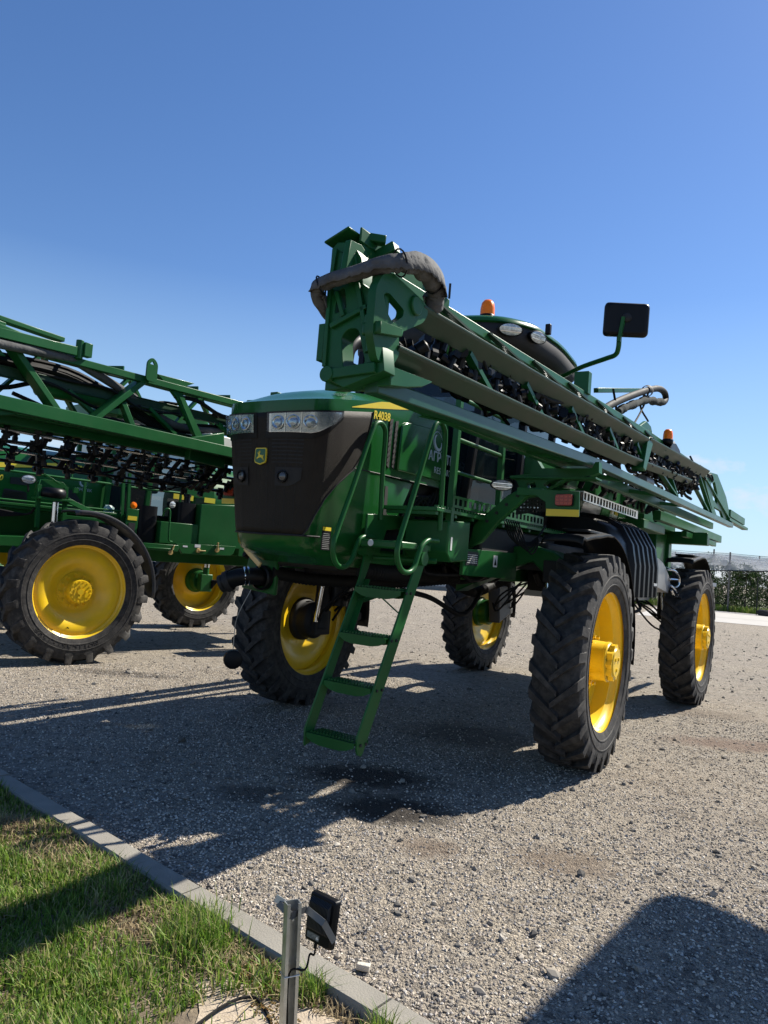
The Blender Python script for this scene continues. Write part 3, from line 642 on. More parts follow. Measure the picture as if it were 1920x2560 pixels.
# belly machinery: hoses, pipes and boxes, plus dark filler added for the shade under the cab
g = random.Random(77)
m = MB()
m.bb(1.9, -.9, -.32, .32, 1.57, 2.05); m.bb(2.0, 1.2, -.30, .30, 1.54, 1.66); m.cyl((1.6, -.38, 1.54), (.6, -.38, 1.54), .08); m.bb(-.9, -4.2, -.35, .35, 1.55, 1.85); m.bb(.9, .2, -.9, -.4, 1.45, 1.8); m.bb(.85, -.9, -.85, .92, 1.72, 2.0); m.bb(.05, -1.0, .5, 1.2, 1.66, 1.92)
belly = m.build('drive_train_and_filler', BLACK_MATT, S1, bevel=.02)
for k in range(26):
    x0 = g.uniform(-1.5, 2.0); y0 = g.uniform(-1.0, .8); L0 = g.uniform(.5, 1.4); z0 = g.uniform(1.52, 1.60)
    MB().tube(spline([(x0, y0, z0+.08), (x0-L0*.3, y0+g.uniform(-.1, .1), z0-g.uniform(0, .08)), (x0-L0*.7, y0+g.uniform(-.2, .2), z0), (x0-L0, y0+g.uniform(-.2, .2), z0+.1)], 5), g.choice((.014, .02, .03)), 7).build('hose', HOSE, belly)
# ribbed suction hose hanging across
def ribbed_hose(name, pts, r_, parent, step=.028):
    P = spline(pts, 14); rr = []
    Q = [P[0]]; acc = 0
    for a, b in zip(P, P[1:]):
        d = (b-a).length; n = max(1, int(d/(step/2)))
        for k in range(1, n+1): Q.append(a.lerp(b, k/n))
    rr = [r_*(1.0 if i % 2 else .86) for i in range(len(Q))]
    return MB().tube(Q, rr, 12).build(name, HOSE, parent, smooth=60)
ribbed_hose('suction_hose', [(1.9, .45, 1.56), (1.2, .52, 1.55), (.4, .40, 1.57), (-.6, -.2, 1.55), (-1.6, -.6, 1.46), (-2.6, -.8, 1.30), (-3.4, -.9, 1.38), (-4.0, -.8, 1.55)], .07, S1)
ribbed_hose('suction_hose', [(2.0, -.35, 1.48), (1.6, -.2, 1.44), (1.1, .2, 1.46), (.6, .6, 1.54)], .055, S1)
MB().tube(spline([(1.4, .50, 1.42), (1.0, .56, 1.36), (.55, .60, 1.22), (.2, .55, 1.26), (-.3, .4, 1.4)], 6), .022, 8).build('drain_hose', HOSE, S1)

# ---- hood
HP = [(2.640, 0), (2.634, .12), (2.618, .25), (2.582, .345), (2.533, .415), (2.45, .454), (2.30, .468), (2.05, .474), (1.80, .480), (1.50, .488), (1.20, .495), (.80, .50)]
_l = [0]
for a, b in zip(HP, HP[1:]): _l.append(_l[-1]+math.dist(a, b))
def plan(u):
    """u>0 left side, u<0 right side; |u| runs in metres from the nose centre"""
    a = abs(u); x = float(np.interp(a, _l, [p[0] for p in HP])); y = float(np.interp(a, _l, [p[1] for p in HP])); return x, math.copysign(y, u) if u else 0.0
ULEN = _l[-1]
def u_at_x(x): return float(np.interp(-x, [-p[0] for p in HP], _l))
def out_n(u):
    x0, y0 = plan(u-.01); x1, y1 = plan(u+.01); t = V(x1-x0, y1-y0, 0).normalized(); return V(t.y, -t.x, 0)
def zg(x): return 2.62+(2.65-x)*.185
def ze(x): return zg(x)+.085
def zc(x): return float(np.interp(x, [.8, 1.59, 2.06, 2.35, 2.5, 2.66], [3.03, 2.985, 2.92, 2.84, 2.78, 2.71]))
def surf(u, z, off=0):
    x, y = plan(u); f = 0.0; w = 1.0
    if z < 1.78: k = min(1, (1.78-z)/.20); f = -.05*k-.26*max(0, k-.55)/.45; w = 1-.10*k*k
    n = out_n(u); n = n if n.dot(V(x-1.5, y, 0)) > 0 else -n
    fx = max(0, (x-1.9)/.74); kk = max(0, min(1, (2.64-z)/.87)); fk = min(1, max(0, (x-1.85)/.55))
    f -= .10*kk; w -= .20*kk*fk
    return V(x+f*fx+n.x*off, y*w+n.y*off, z)
UU = [lerp(-ULEN, ULEN, k/120) for k in range(121)]
m = MB(); rows = []
for j in range(6):
    rows.append([surf(u, lerp(2.30, ze(plan(u)[0]), j/5)) for u in UU])
for j in range(1, 9):
    k = j/8; row = []
    for u in UU:
        x, y = plan(u); sx = min(x, 2.22); zz = ze(x)+(zc(lerp(x, sx, k))-ze(x))*(1-(1-k)**2.6)
        e = 1-(1-k)**1.0; row.append(V(lerp(x, sx, e), y*(1-e), zz))
    rows.append(row)
m.grid(rows)
hood = m.build('hood', GREEN_HOOD, S1, smooth=50)
uf = u_at_x(1.78); UF = [lerp(-uf, uf, k/60) for k in range(61)]
m = MB(); m.grid([[surf(u, z) for u in UF] for z in (1.575, 1.59, 1.62, 1.66, 1.70, 1.74, 1.78, 1.95, 2.1, 2.30)])
m.add([surf(u, 1.575) for u in UF], [tuple(range(61))])
fair = m.build('front_fairing', GREEN_HOOD, hood, smooth=50)
MB().tube([surf(u, 2.302, .001) for u in UU if plan(u)[0] > .82], .0045, 5).build('panel_seam', BLACK_MATT, hood)
# dark grille wrapping the nose
def gb(z): return float(np.interp(z, [1.77, 1.92, 2.05, 2.18, 2.30, 2.44, 2.75], [2.55, 2.49, 2.42, 2.30, 2.13, 2.03, 1.955]))
m = MB(); rows = []; NG = 90
for j in range(19):
    z0 = 1.77; rowp = []
    xb = gb(lerp(1.77, 2.73, j/18)); ub = u_at_x(xb)
    for k in range(NG+1):
        u = lerp(-ub, ub, k/NG); x, _ = plan(u); z = lerp(z0+.015*abs(u), zg(x), j/18)
        bulge = .008
        rowp.append(surf(u, z, bulge))
    rows.append(rowp)
m.grid(rows); gr = m.build('grille', GRILLE, hood, smooth=40)
mod = gr.modifiers.new('thick', 'SOLIDIFY'); mod.thickness = .02; mod.offset = -1
ed = []
for j in range(25):
    t_ = j/24; u_ = u_at_x(gb(lerp(1.77, 2.73, t_))); ed.append(surf(u_, lerp(1.77+.015*u_, zg(plan(u_)[0]), t_), .010))
MB().tube(ed, .006, 6).build('grille_seam', BLACK_MATT, hood)
MB().tube([surf(u, 1.768+.015*abs(u), .010) for u in [lerp(-.56, .56, k/40) for k in range(41)]], .007, 6).build('grille_seam', BLACK_MATT, hood)
def patch(u0, u1, z0f, z1f, off, nu=24, nv=6):
    return [[surf(lerp(u0, u1, k/nu), lerp(z0f(lerp(u0, u1, k/nu)), z1f(lerp(u0, u1, k/nu)), j/nv), off) for k in range(nu+1)] for j in range(nv+1)]
# pressed recess panels on the grille
for s in (-1, 1):
    for (a, b, z0, z1) in ((.10, .36, 2.27, 2.44), (.14, .36, 2.11, 2.24)):
        if z0 > 2.25:
            for k in range(7): MB().grid(patch(s*a, s*b, lambda u, z=z0+.026*k: z, lambda u, z=z0+.026*k: z+.010, .0115, 10, 1)).build('grille_louvre', BLACK_MATT, hood)
        else:
            MB().grid(patch(s*a, s*b, lambda u: z0+.05*max(0, (abs(u)-.24)/.12)**2, lambda u: z1, .016, 16, 4)).build('lamp_recess', BLACK_MATT, hood)
            c = surf(s*.215, 2.175, .02); n = surf(s*.215, 2.175, .12)-surf(s*.215, 2.175, .02); n.normalize()
            MB().lathe([(.043, -.01), (.043, .014), (.034, .016), (.030, .004), (.0, .0)], c=c, axis=n, n=20).build('lamp_bezel', BLACK, hood)
            MB().lathe([(.030, .008), (.018, .013), (0, .014)], c=c, axis=n, n=18).build('spot_lamp', simple('smoked_lens', (.10, .10, .10), .12, metal=.4) if 'smoked_lens' not in MAT else MAT['smoked_lens'], hood)
    for k in range(4):
        MB().grid(patch(s*(.06+.085*k), s*(.063+.085*k), lambda u: 1.80, lambda u: 2.44, .0125, 1, 8)).build('grille_rib', BLACK_MATT, hood)
# headlights
for s in (-1, 1):
    lo = lambda u: 2.478+.0*abs(u)+max(0, (abs(u)-.40)/.22)**1.5*.14
    hi = lambda u: zg(plan(u)[0])-.012
    MB().grid(patch(s*.045, s*.66, lambda u: lo(u)-.036, lambda u: hi(u)+.014, .014, 30, 5)).build('headlight_bezel', BLACK, hood)
    MB().grid(patch(s*.075, s*.635, lambda u: lo(u)+.004, hi, .018, 30, 5)).build('headlight', simple('lamp_chrome', (.55, .57, .60), .14, metal=.9, var=.08, vscale=28) if 'lamp_chrome' not in MAT else MAT['lamp_chrome'], hood)
    for k, uu in enumerate((.155, .275, .395)):
        c = surf(s*uu, 2.548+.004*k, .021); n = (surf(s*uu, 2.55, .2)-surf(s*uu, 2.55, 0)).normalized()
        MB().lathe([(.050, .0), (.050, .006), (.044, .008), (.036, .002), (.018, .0), (0, .004)], c=c, axis=n, n=22).build('headlight_reflector', SILVER, hood)
        MB().lathe([(.026, .004), (.026, .012), (.014, .015), (0, .016)], c=c, axis=n, n=16).build('headlight_bulb', MAT['lamp_chrome'], hood)
    for uu in (.215, .335):
        MB().grid(patch(s*(uu-.004), s*(uu+.004), lambda u: lo(u)+.004, hi, .024, 2, 4)).build('headlight_divider', SILVER, hood)
    MB().grid(patch(s*.075, s*.635, lambda u: lo(u)+.004, hi, .042, 30, 5)).build('headlight_lens', LENS, hood)
# emblem: green shield with yellow rim and leaping deer
def shield(sc_): return [(x*sc_, z*sc_) for x, z in ((-.045, .058), (.045, .058), (.052, .050), (.052, -.034), (.046, -.047), (0, -.062), (-.046, -.047), (-.052, -.034), (-.052, .050))]
ec = surf(0, 2.315, .0)
def on_nose(poly, d0, d1): return MB().prism([(p[0], p[1]+2.315) for p in poly], 'YZ', ec.x+d0, ec.x+d1)
EMG = simple('emblem_green', (.012, .10, .035), .3, var=.03)
on_nose(shield(1.0), .008, .020).build('emblem_rim', YELLOW_DECAL, hood); on_nose(shield(.87), .020, .0225).build('emblem', EMG, hood)
deer = [(-.034, -.020), (-.026, -.012), (-.018, -.006), (-.014, .004), (-.017, .014), (-.024, .017), (-.023, .021), (-.014, .022), (-.018, .030), (-.013, .023), (-.012, .034), (-.009, .024), (-.004, .036), (-.005, .023), (.004, .030), (-.003, .020), (-.005, .014), (.0, .006), (.012, .005), (.024, .001), (.029, .006), (.030, .001), (.027, -.010), (.033, -.022), (.036, -.034), (.030, -.024), (.022, -.016), (.026, -.030), (.018, -.017), (.008, -.011), (-.004, -.012), (-.012, -.015), (-.020, -.017), (-.024, -.024), (-.026, -.018)]
on_nose([(y*1.05, z*1.05+.001) for y, z in deer], .0225, .0245).build('emblem_deer', YELLOW_DECAL, hood)
# yellow side stripe, model number, panel and vents (left and right)
for s in (-1, 1):
    u0, u1 = u_at_x(2.22), u_at_x(.85)
    MB().grid(patch(s*u0, s*u1, lambda u: ze(plan(u)[0])-.055+.0*u, lambda u: lerp(ze(plan(u)[0])-.05, ze(plan(u)[0])-.002, min(1, (abs(u)-u0)/.35)), .003, 30, 2)).build('yellow_stripe', YELLOW_DECAL, hood)
    ys_ = s*.49
    # raised side panel with two slim vent slots at its front
    MB().prism([(1.60, 2.36), (1.58, 2.72), (1.50, 2.76), (.86, 2.80), (.84, 2.36)], 'XZ', s*.488, s*.512).build('side_panel', GREEN_HOOD, hood, bevel=.010)
    for x in (1.72, 1.64):
        MB().prism([(x+.020, 2.38), (x+.008, 2.74), (x-.030, 2.75), (x-.018, 2.36)], 'XZ', s*.474, s*.492).build('side_vent', BLACK_MATT, hood)
        for k in range(8): MB().beam((x+.012, s*.4935, 2.40+.042*k), (x-.022, s*.4935, 2.425+.042*k), .004, .008).build('vent_slat', GRILLE, hood)
    MB().prism([(1.72, 1.98), (1.72, 2.22), (1.68, 2.22), (1.67, 1.98)], 'XZ', s*.47, s*.486).build('lower_vent', BLACK_MATT, hood)
    # rear lower fairing beside the engine
    MB().prism([(1.77, 1.92), (1.77, 2.295), (1.30, 2.295), (1.42, 2.10), (1.55, 1.92)], 'XZ', s*.455, s*.475).build('rear_fairing', GREEN_HOOD, hood, bevel=.006)
text('model_number', 'R4038', .088, (1.965, .4925, 2.700), (-1, 0, .10), (0, 0, 1), YELLOW_DECAL, hood, .0015, shear=.0, bold=.0018)
text('dealer_name', 'АГРОТЕК', .115, (1.14, .5145, 2.52), (-1, 0, .0), (0, 0, 1), GREYPRINT, hood, .0012, shear=.0, bold=.0015)
text('dealer_line', 'RESTART', .078, (1.03, .5145, 2.42), (-1, 0, .0), (0, 0, 1), GREYPRINT, hood, .0012)
def swirl(c, sx, sy, parent, y):
    """two crossing rings of tapering width"""
    for (r0, a0, a1, wmax, ph) in ((.115, 0, 360, .008, 0), (.080, 120, 380, .038, .4)):
        ro, ri = [], []
        for k in range(41):
            a = R(lerp(a0, a1, k/40)); w_ = wmax*(.35+.65*math.sin(math.pi*k/40))
            ro.append((c[0]-sx*(r0+w_/2)*math.cos(a), c[1]+sy*((r0+w_/2)*math.sin(a)+.25*r0*math.cos(a)*-1))); ri.append((c[0]-sx*(r0-w_/2)*math.cos(a), c[1]+sy*((r0-w_/2)*math.sin(a)-.25*r0*math.cos(a))))
        MB().add([V(p[0], y, p[1]) for p in ro]+[V(p[0], y, p[1]) for p in ri], [(k, k+1, 42+k, 41+k) for k in range(40)]).build('dealer_logo', GREYPRINT, parent, smooth=0)
swirl((.99, 2.685), .75, .75, hood, .5145)
mk = text('chalk_number', '0529', .07, (2.32, .46, 2.80), (-.9, .1, .10), (0, -.55, .8), MARKER, hood, .004)
for v in mk.data.vertices:          # lay the hand-written number on the curved bonnet
    x, y = v.co.x, v.co.y; t = (v.co.z-2.79)/.06; k = .10+.18*t
    yw = .468; e = k; zz = ze(x)+(zc(x)-ze(x))*(1-(1-k)**2.6); v.co.y = yw*(1-e)+.0035; v.co.z = zz+.004
MB().bb(2.335, 2.435, .4605, .4635, 1.685, 1.85).build('caution_label', BLACK, hood)
for ob in [bpy.data.objects['caution_label']]: ob.rotation_euler = (0, 0, 0)
MB().bb(2.338, 2.432, .4637, .4645, 1.822, 1.847).build('caution_header', YELLOW_DECAL, hood)
for k in range(9): MB().bb(2.345+.004*(k % 3), 2.427, .4637, .4645, 1.695+.013*k, 1.699+.013*k).build('caution_line', simple('label_grey', (.25, .25, .24), .5) if 'label_grey' not in MAT else MAT['label_grey'], hood)
MB().bb(1.40, .75, -.40, .40, 1.95, 2.60).build('engine_block', BLACK_MATT, hood, bevel=.02)
for k in range(7): MB().tube(spline([(1.35-.08*k, .42, 2.02+.03*(k % 3)), (1.2-.06*k, .455, 2.2), (1.0-.03*k, .44, 2.1+.04*k), (.8, .42, 2.05+.03*k)], 5), .012+.004*(k % 3), 6).build('engine_hose', HOSE, hood)
# exhaust
ex = MB().tube(spline([(1.55, -.12, 2.92), (1.55, -.12, 3.15), (1.55, -.12, 3.28), (1.53, -.12, 3.40), (1.44, -.12, 3.49), (1.32, -.12, 3.53)], 6), .062, 18).build('exhaust_pipe', BLACK, S1, smooth=60)
# ---- cab
def rpoly(pts, r_, n=5):
    """round the corners of a 2-D outline"""
    out = []; m = len(pts)
    for i in range(m):
        p0, p1, p2 = Vector(pts[i-1]), Vector(pts[i]), Vector(pts[(i+1) % m]); a = (p0-p1); b = (p2-p1); d = min(r_, a.length*.45, b.length*.45); A = p1+a.normalized()*d; B = p1+b.normalized()*d
        for k in range(n+1): t = k/n; out.append(tuple(A*(1-t)**2+p1*2*t*(1-t)+B*t*t))
    return out
m = MB()
cabp = {'fb': (.66, .62), 'ft': (.50, .70), 'mb': (-.05, .80), 'mt': (-.12, .84), 'rb': (-.98, .74), 'rt': (-1.0, .80)}
for s in (-1, 1):
    for a, b in (('fb', 'ft'), ('mb', 'mt'), ('rb', 'rt')):
        m.beam((cabp[a][0], s*cabp[a][1], 2.05), (cabp[b][0], s*cabp[b][1], 3.72), .07, .07, (1, 0, 0))
    for lv, z in (('b', 2.08), ('t', 3.68)):
        pts = [(cabp[k+lv][0], s*cabp[k+lv][1], z) for k in 'fmr']
        for p, q in zip(pts, pts[1:]): m.beam(p, q, .06, .10)
for lv, z in (('b', 2.08), ('t', 3.68)):
    for k in 'fr': m.beam((cabp[k+lv][0], -cabp[k+lv][1], z), (cabp[k+lv][0], cabp[k+lv][1], z), .06, .10)
m.bb(.62, -.95, -.60, .60, 1.95, 2.08)
cab = m.build('cab', BLACK, S1, bevel=.01)
def pane(a, b, z0=2.13, z1=3.64):
    (x0, y0), (x1, y1) = a[:2], b[:2]; (x2, y2), (x3, y3) = a[2:], b[2:]
    o = MB().add([V(x0, y0, z0), V(x1, y1, z0), V(x3, y3, z1), V(x2, y2, z1)], [(0, 1, 2, 3)]).build('window_pane', CABGLASS, cab, smooth=0); return o
for s in (-1, 1):
    F_ = (.66, s*.62, .50, s*.70); M_ = (-.05, s*.80, -.12, s*.84); B_ = (-.98, s*.74, -1.0, s*.80)
    pane(F_, M_); pane(M_, B_)
pane((.66, -.62, .50, -.70), (.66, .62, .50, .70)); pane((-.98, -.74, -1.0, -.80), (-.98, .74, -1.0, .80))
m = MB(); m.bb(-.35, .10, -.28, .28, 2.1, 2.55); m.bb(-.45, -.30, -.27, .27, 2.5, 3.25); m.box((.30, .0, 2.55), (.10, .5, .45)); m.tube(spline([(.05, -.18, 2.85), (.12, 0, 2.9), (.05, .18, 2.85), (-.02, 0, 2.8)], 6, True), .015, 6, closed=True)
m.build('driver_seat', BLACK_MATT, cab, bevel=.03)
# roof: black moulded underside and green cap
ro = rpoly([(.72, .30), (.55, .78), (.20, .98), (-.55, 1.02), (-1.12, .98), (-1.24, .80), (-1.24, -.80), (-1.12, -.98), (-.55, -1.02), (.20, -.98), (.55, -.78), (.72, -.30)], .18, 4)
cx, cy = -.3, 0.0
def ring(k, z, dz=lambda x: 0): return [V(cx+(x-cx)*k, y*k, z+dz(x)) for x, y in ro]
slope = lambda x: -.055*max(0, (-x-.2))-.05*max(0, x+.1)
m = MB(); m.grid([ring(.80, 3.68, slope), ring(.93, 3.69, slope), ring(.985, 3.76, slope), ring(.99, 3.86, slope), ring(.97, 3.905, slope)], closed=True)
m.add(ring(.80, 3.68, slope), [tuple(range(len(ro)))]); roofb = m.build('roof_underside', BLACK_MATT, cab, smooth=50)
m = MB(); m.grid([ring(.975, 3.895, slope), ring(1.0, 3.905, slope), ring(.992, 3.935, slope), ring(.95, 3.968, slope), ring(.82, 3.99, slope), ring(.5, 4.0, slope), ring(.01, 4.005, slope)], closed=True)
m.build('roof', GREEN_HOOD, cab, smooth=50)
def oval_lamp(parent, c, n, w_, h_, upv=V(0, 0, 1), rim=BLACK):
    n = Vector(n).normalized(); x = upv.cross(n).normalized(); y = n.cross(x)
    def el(k, d): return [Vector(c)+x*(w_*k*math.cos(2*math.pi*i/24))+y*(h_*k*math.sin(2*math.pi*i/24))+n*d for i in range(24)]
    m = MB(); m.grid([el(.95, -.05), el(1.12, -.01), el(1.12, .012), el(1.0, .016)], closed=True); m.build('lamp_rim', rim, parent, smooth=50)
    m = MB(); m.grid([el(1.0, .014), el(.7, .020), el(.02, .024)], closed=True); o = m.build('work_lamp', simple('ribbed_lens', (.55, .57, .55), .18, metal=.35, var=.4, vscale=45) if 'ribbed_lens' not in MAT else MAT['ribbed_lens'], parent, smooth=50)
    for k in (-.35, .35):
        MB().beam(Vector(c)+x*(-w_*.9)+y*(h_*k)+n*.023, Vector(c)+x*(w_*.9)+y*(h_*k)+n*.023, .004, .006, n).build('lamp_bar', SILVER, parent)
    return o
oval_lamp(cab, (.46, .87, 3.80), (.75, .62, -.22), .105, .052); oval_lamp(cab, (.14, 1.0, 3.81), (.35, .93, -.2), .10, .052); oval_lamp(cab, (.70, .25, 3.80), (1, .1, -.22), .105, .052)
def beacon(parent, c, s=1.0):
    x, y, z = c
    MB().lathe([(.055*s, 0), (.062*s, .01), (.062*s, .05*s), (.056*s, .058*s)], c=c, axis=(0, 0, 1), n=20).build('beacon_base', BLACK, parent)
    MB().lathe([(.055*s, .052*s), (.054*s, .11*s), (.047*s, .15*s), (.030*s, .172*s), (.0, .178*s)], c=c, axis=(0, 0, 1), n=20).build('beacon', ORANGE, parent, smooth=60)
m = MB(); m.cyl((.30, .55, 3.90), (.30, .55, 4.0), .02, 8); m.build('beacon_stalk', BLACK, cab); 
beacon(cab, (.30, .55, 3.945), 1.25)
MB().box((-.02, 1.04, 3.93), (.05, .05, .10)).build('aerial_mount', BLACK, cab, bevel=.008)
# mirror
marm = MB().tube(spline([(-.62, .92, 3.62), (-.56, 1.04, 3.63), (-.42, 1.25, 3.66), (-.30, 1.52, 3.69), (-.24, 1.62, 3.70), (-.20, 1.655, 3.75), (-.19, 1.66, 3.86)], 6), .023, 10).build('mirror_arm', GREEN, S1, smooth=60)
MB().beam((-.17, 1.665, 3.80), (-.155, 1.70, 4.02), .03, .03, (1, 0, 0)).build('mirror_stem', GREEN, marm)
mh = [(-.20, -.155), (.20, -.155), (.205, .155), (-.195, .16)]
mr = rpoly(mh, .045, 5)
RM = Matrix.Rotation(R(26), 3, 'Z')
def mring(k, d): return [V(-.225, 1.70, 4.01)+RM @ V(d, y*k, z*k) for y, z in mr]
m = MB(); m.grid([mring(.80, .045), mring(.93, .038), mring(1.0, .018), mring(1.0, -.01), mring(.95, -.014)], closed=True); m.add(mring(.80, .045), [tuple(range(len(mr)))]); m.add(mring(.95, -.014), [tuple(range(len(mr)))])
m.build('mirror_head', BLACK, marm, smooth=50)
m = MB(); m.lathe([(.045, 0), (.04, .02), (.025, .03), (0, .03)], c=V(-.225, 1.70, 4.02)+RM @ V(.04, 0, 0), axis=RM @ V(1, 0, 0), n=18); m.build('mirror_pivot', BLACK_MATT, marm)

# ---- platform beside hood and cab
m = MB(); m.bb(1.80, -.95, .53, 1.00, 2.035, 2.065)
plat = m.build('platform', GREEN, S1, bevel=.004)
m = MB()
for k in range(56): m.box((1.78-.05*k, .985, 2.072), (.018, .03, .016))
m.build('platform_teeth', GREEN, plat)
for k in range(9): MB().bb(1.78-.3*k, 1.74-.3*k, .55, .98, 2.01, 2.034).build('platform_rib', GREEN, plat)
def holed_bar(name, x0, x1, y, z0, z1, mat, parent, pitch=.085, hole=.05, t=.004):
    n = int(abs(x1-x0)/pitch); holes = []; sg = 1 if x1 > x0 else -1
    for k in range(n):
        c = x0+sg*pitch*(k+.5); zm = (z0+z1)/2; h_ = min((z1-z0)*.36, hole*.5)
        holes.append([(c-hole/2, zm-h_), (c+hole/2, zm-h_), (c+hole/2, zm+h_), (c-hole/2, zm+h_)])
    return MB().prism([(x0, z0), (x1, z0), (x1, z1), (x0, z1)], 'XZ', y, y+t, holes).build(name, mat, parent, smooth=0)
holed_bar('toe_plate', 1.58, .93, 1.005, 2.085, 2.175, GREEN, plat); holed_bar('toe_plate', .90, -.30, 1.005, 2.085, 2.175, GREEN, plat)
# rails
def rail(name, pts, r_=.019, parent=None, n=6): return MB().tube(spline(pts, n), r_, 10).build(name, GREEN, parent or S1, smooth=60)
YL, YR = .53, .98
rail('handrail', [(1.82, YL, 1.95), (1.84, YL, 2.3), (1.842, YL, 2.58), (1.865, YL, 2.645), (1.92, YL, 2.672), (1.985, YL, 2.65), (2.03, YL, 2.58), (2.10, YL, 2.42), (2.22, YL, 2.13), (2.34, YL, 1.86), (2.385, YL, 1.74), (2.37, YL, 1.645), (2.31, YL, 1.585), (2.22, YL, 1.585), (2.15, YL, 1.64), (2.105, YL, 1.73), (2.065, YL, 1.79), (1.99, YL, 1.81), (1.90, YL, 1.81)])
rail('handrail', [(1.70, YR, 1.90), (1.715, YR, 2.3), (1.72, YR, 2.58), (1.745, YR, 2.65), (1.80, YR, 2.682), (1.865, YR, 2.665), (1.915, YR, 2.60), (1.98, YR, 2.45), (2.10, YR, 2.15), (2.22, YR, 1.87), (2.27, YR, 1.74), (2.255, YR, 1.655), (2.19, YR, 1.59), (2.10, YR, 1.58), (2.03, YR, 1.62), (1.985, YR, 1.71), (1.945, YR, 1.77), (1.86, YR, 1.815), (1.72, YR, 1.82)])
m = MB(); m.beam((1.56, YR, 1.95), (1.53, YR, 2.95), .045, .045, (1, 0, 0)); m.beam((.70, YR, 2.05), (.70, YR, 2.95), .045, .045, (1, 0, 0)); m.tube([(1.52, YR, 2.61), (.72, YR, 2.61)], .018, 8); m.tube([(1.52, YR, 2.36), (.72, YR, 2.36)], .014, 8); m.tube([(.70, YR, 2.93), (1.53, YR, 2.93)], .018, 8)
m.build('platform_railing', GREEN, S1, smooth=50)
# side housing under the platform, bracing
m = MB(); m.prism([(1.60, 1.98), (1.24, 2.00), (1.24, 1.69), (1.52, 1.67), (1.60, 1.74)], 'XZ', .62, 1.0); sb = m.build('side_housing', GREEN, S1, bevel=.012)
MB().bb(1.555, 1.53, 1.001, 1.003, 1.76, 1.86).build('decal', WHITE, sb)
MB().prism([(1.98, 1.62), (1.98, 1.98), (1.30, 2.02), (1.30, 1.60)], 'XZ', .50, .52, [[(1.78, 1.70), (1.42, 1.70), (1.42, 1.82), (1.52, 1.90), (1.70, 1.88)]]).build('ladder_bracket', GREEN, S1, bevel=.006)
m = MB(); m.cyl((1.90, .55, 1.66), (1.75, 1.0, 1.67), .02, 10); m.cyl((2.0, .5, 1.72), (2.0, .58, 1.72), .05, 16); m.cyl((1.92, .94, 1.68), (1.92, 1.0, 1.68), .05, 16); m.build('ladder_pivot', GREEN, S1)
m = MB(); m.bb(2.12, 1.70, .57, .92, 1.735, 1.79); m.build('top_step', GREEN, S1, bevel=.012); MB().lathe([(.025, 0), (.022, .004), (0, .005)], c=(2.121, .66, 1.765), axis=(1, 0, 0), n=14).build('round_sticker', WHITE, S1)

# ---- ladder
def stile(y0, y1):
    return MB().prism([(2.535, .385), (2.48, .40), (1.865, 1.77), (1.93, 1.80), (2.00, 1.72), (2.055, 1.50), (2.545, .50)], 'XZ', y0, y1)
m = stile(.53, .545); m.prism([(2.50, .40), (2.465, .385), (2.445, .40), (1.80, 1.70), (1.80, 1.78), (1.85, 1.79), (1.92, 1.70), (2.02, 1.50), (2.52, .52), (2.52, .44)], 'XZ', .935, .95)
lad = m.build('ladder', GREEN, S1, bevel=.003)
for k, (x, z) in enumerate(((2.455, .475), (2.31, .805), (2.175, 1.125), (2.03, 1.445))):
    m = MB(); P0 = [V(x+.075, .547, z), V(x+.085, .65, z-.010), V(x+.085, .83, z-.010), V(x+.075, .933, z)]
    P1_ = [V(x-.10, .547, z+.004), V(x-.10, .933, z+.004)]
    # front lip bowed and tapering at its ends, tread plate behind it
    f0 = [V(x+.080, y, z) for y in (.547, .60, .66, .82, .88, .933)]; f1 = [V(x+.080, y, z-d) for y, d in ((.547, .030), (.60, .055), (.66, .066), (.82, .066), (.88, .055), (.933, .030))]
    b0 = [V(x-.09, y, z+.002) for y in (.547, .60, .66, .82, .88, .933)]; b1 = [V(p.x-.165, p.y, p.z) for p in f1]
    m.grid([b1, b0, f0, f1]); so = m.mesh('step', 0); o = put('step', so, GREEN, lad)
    md = o.modifiers.new('t', 'SOLIDIFY'); md.thickness = .006
    mm = MB()
    for j in range(4):
        for q_ in range(14): mm.box((x+.055-.038*j, .575+.0255*q_, z+.008), (.012, .015, .010))
    mm.build('step_teeth', GREEN, lad)
    for dx in (.03, -.03): MB().cyl((x+dx, .95, z-.015), (x+dx, .958, z-.015), .011, 6).build('step_bolt', BLACK_MATT, lad)
for a, b in (((2.02, .548, 1.34), (2.08, .74, 1.40)), ((2.08, .74, 1.40), (2.06, .933, 1.27))): MB().beam(a, b, .008, .05, (1, 0, .4)).build('ladder_brace', GREEN, lad, bevel=.002)
MB().cyl((2.07, .74, 1.385), (2.10, .74, 1.40), .014, 8).build('brace_bolt', BLACK_MATT, lad)
MB().beam((1.97, .555, 1.50), (2.16, .56, 1.08), .006, .05, (0, 1, 0)).build('ladder_guide', GREEN, lad)

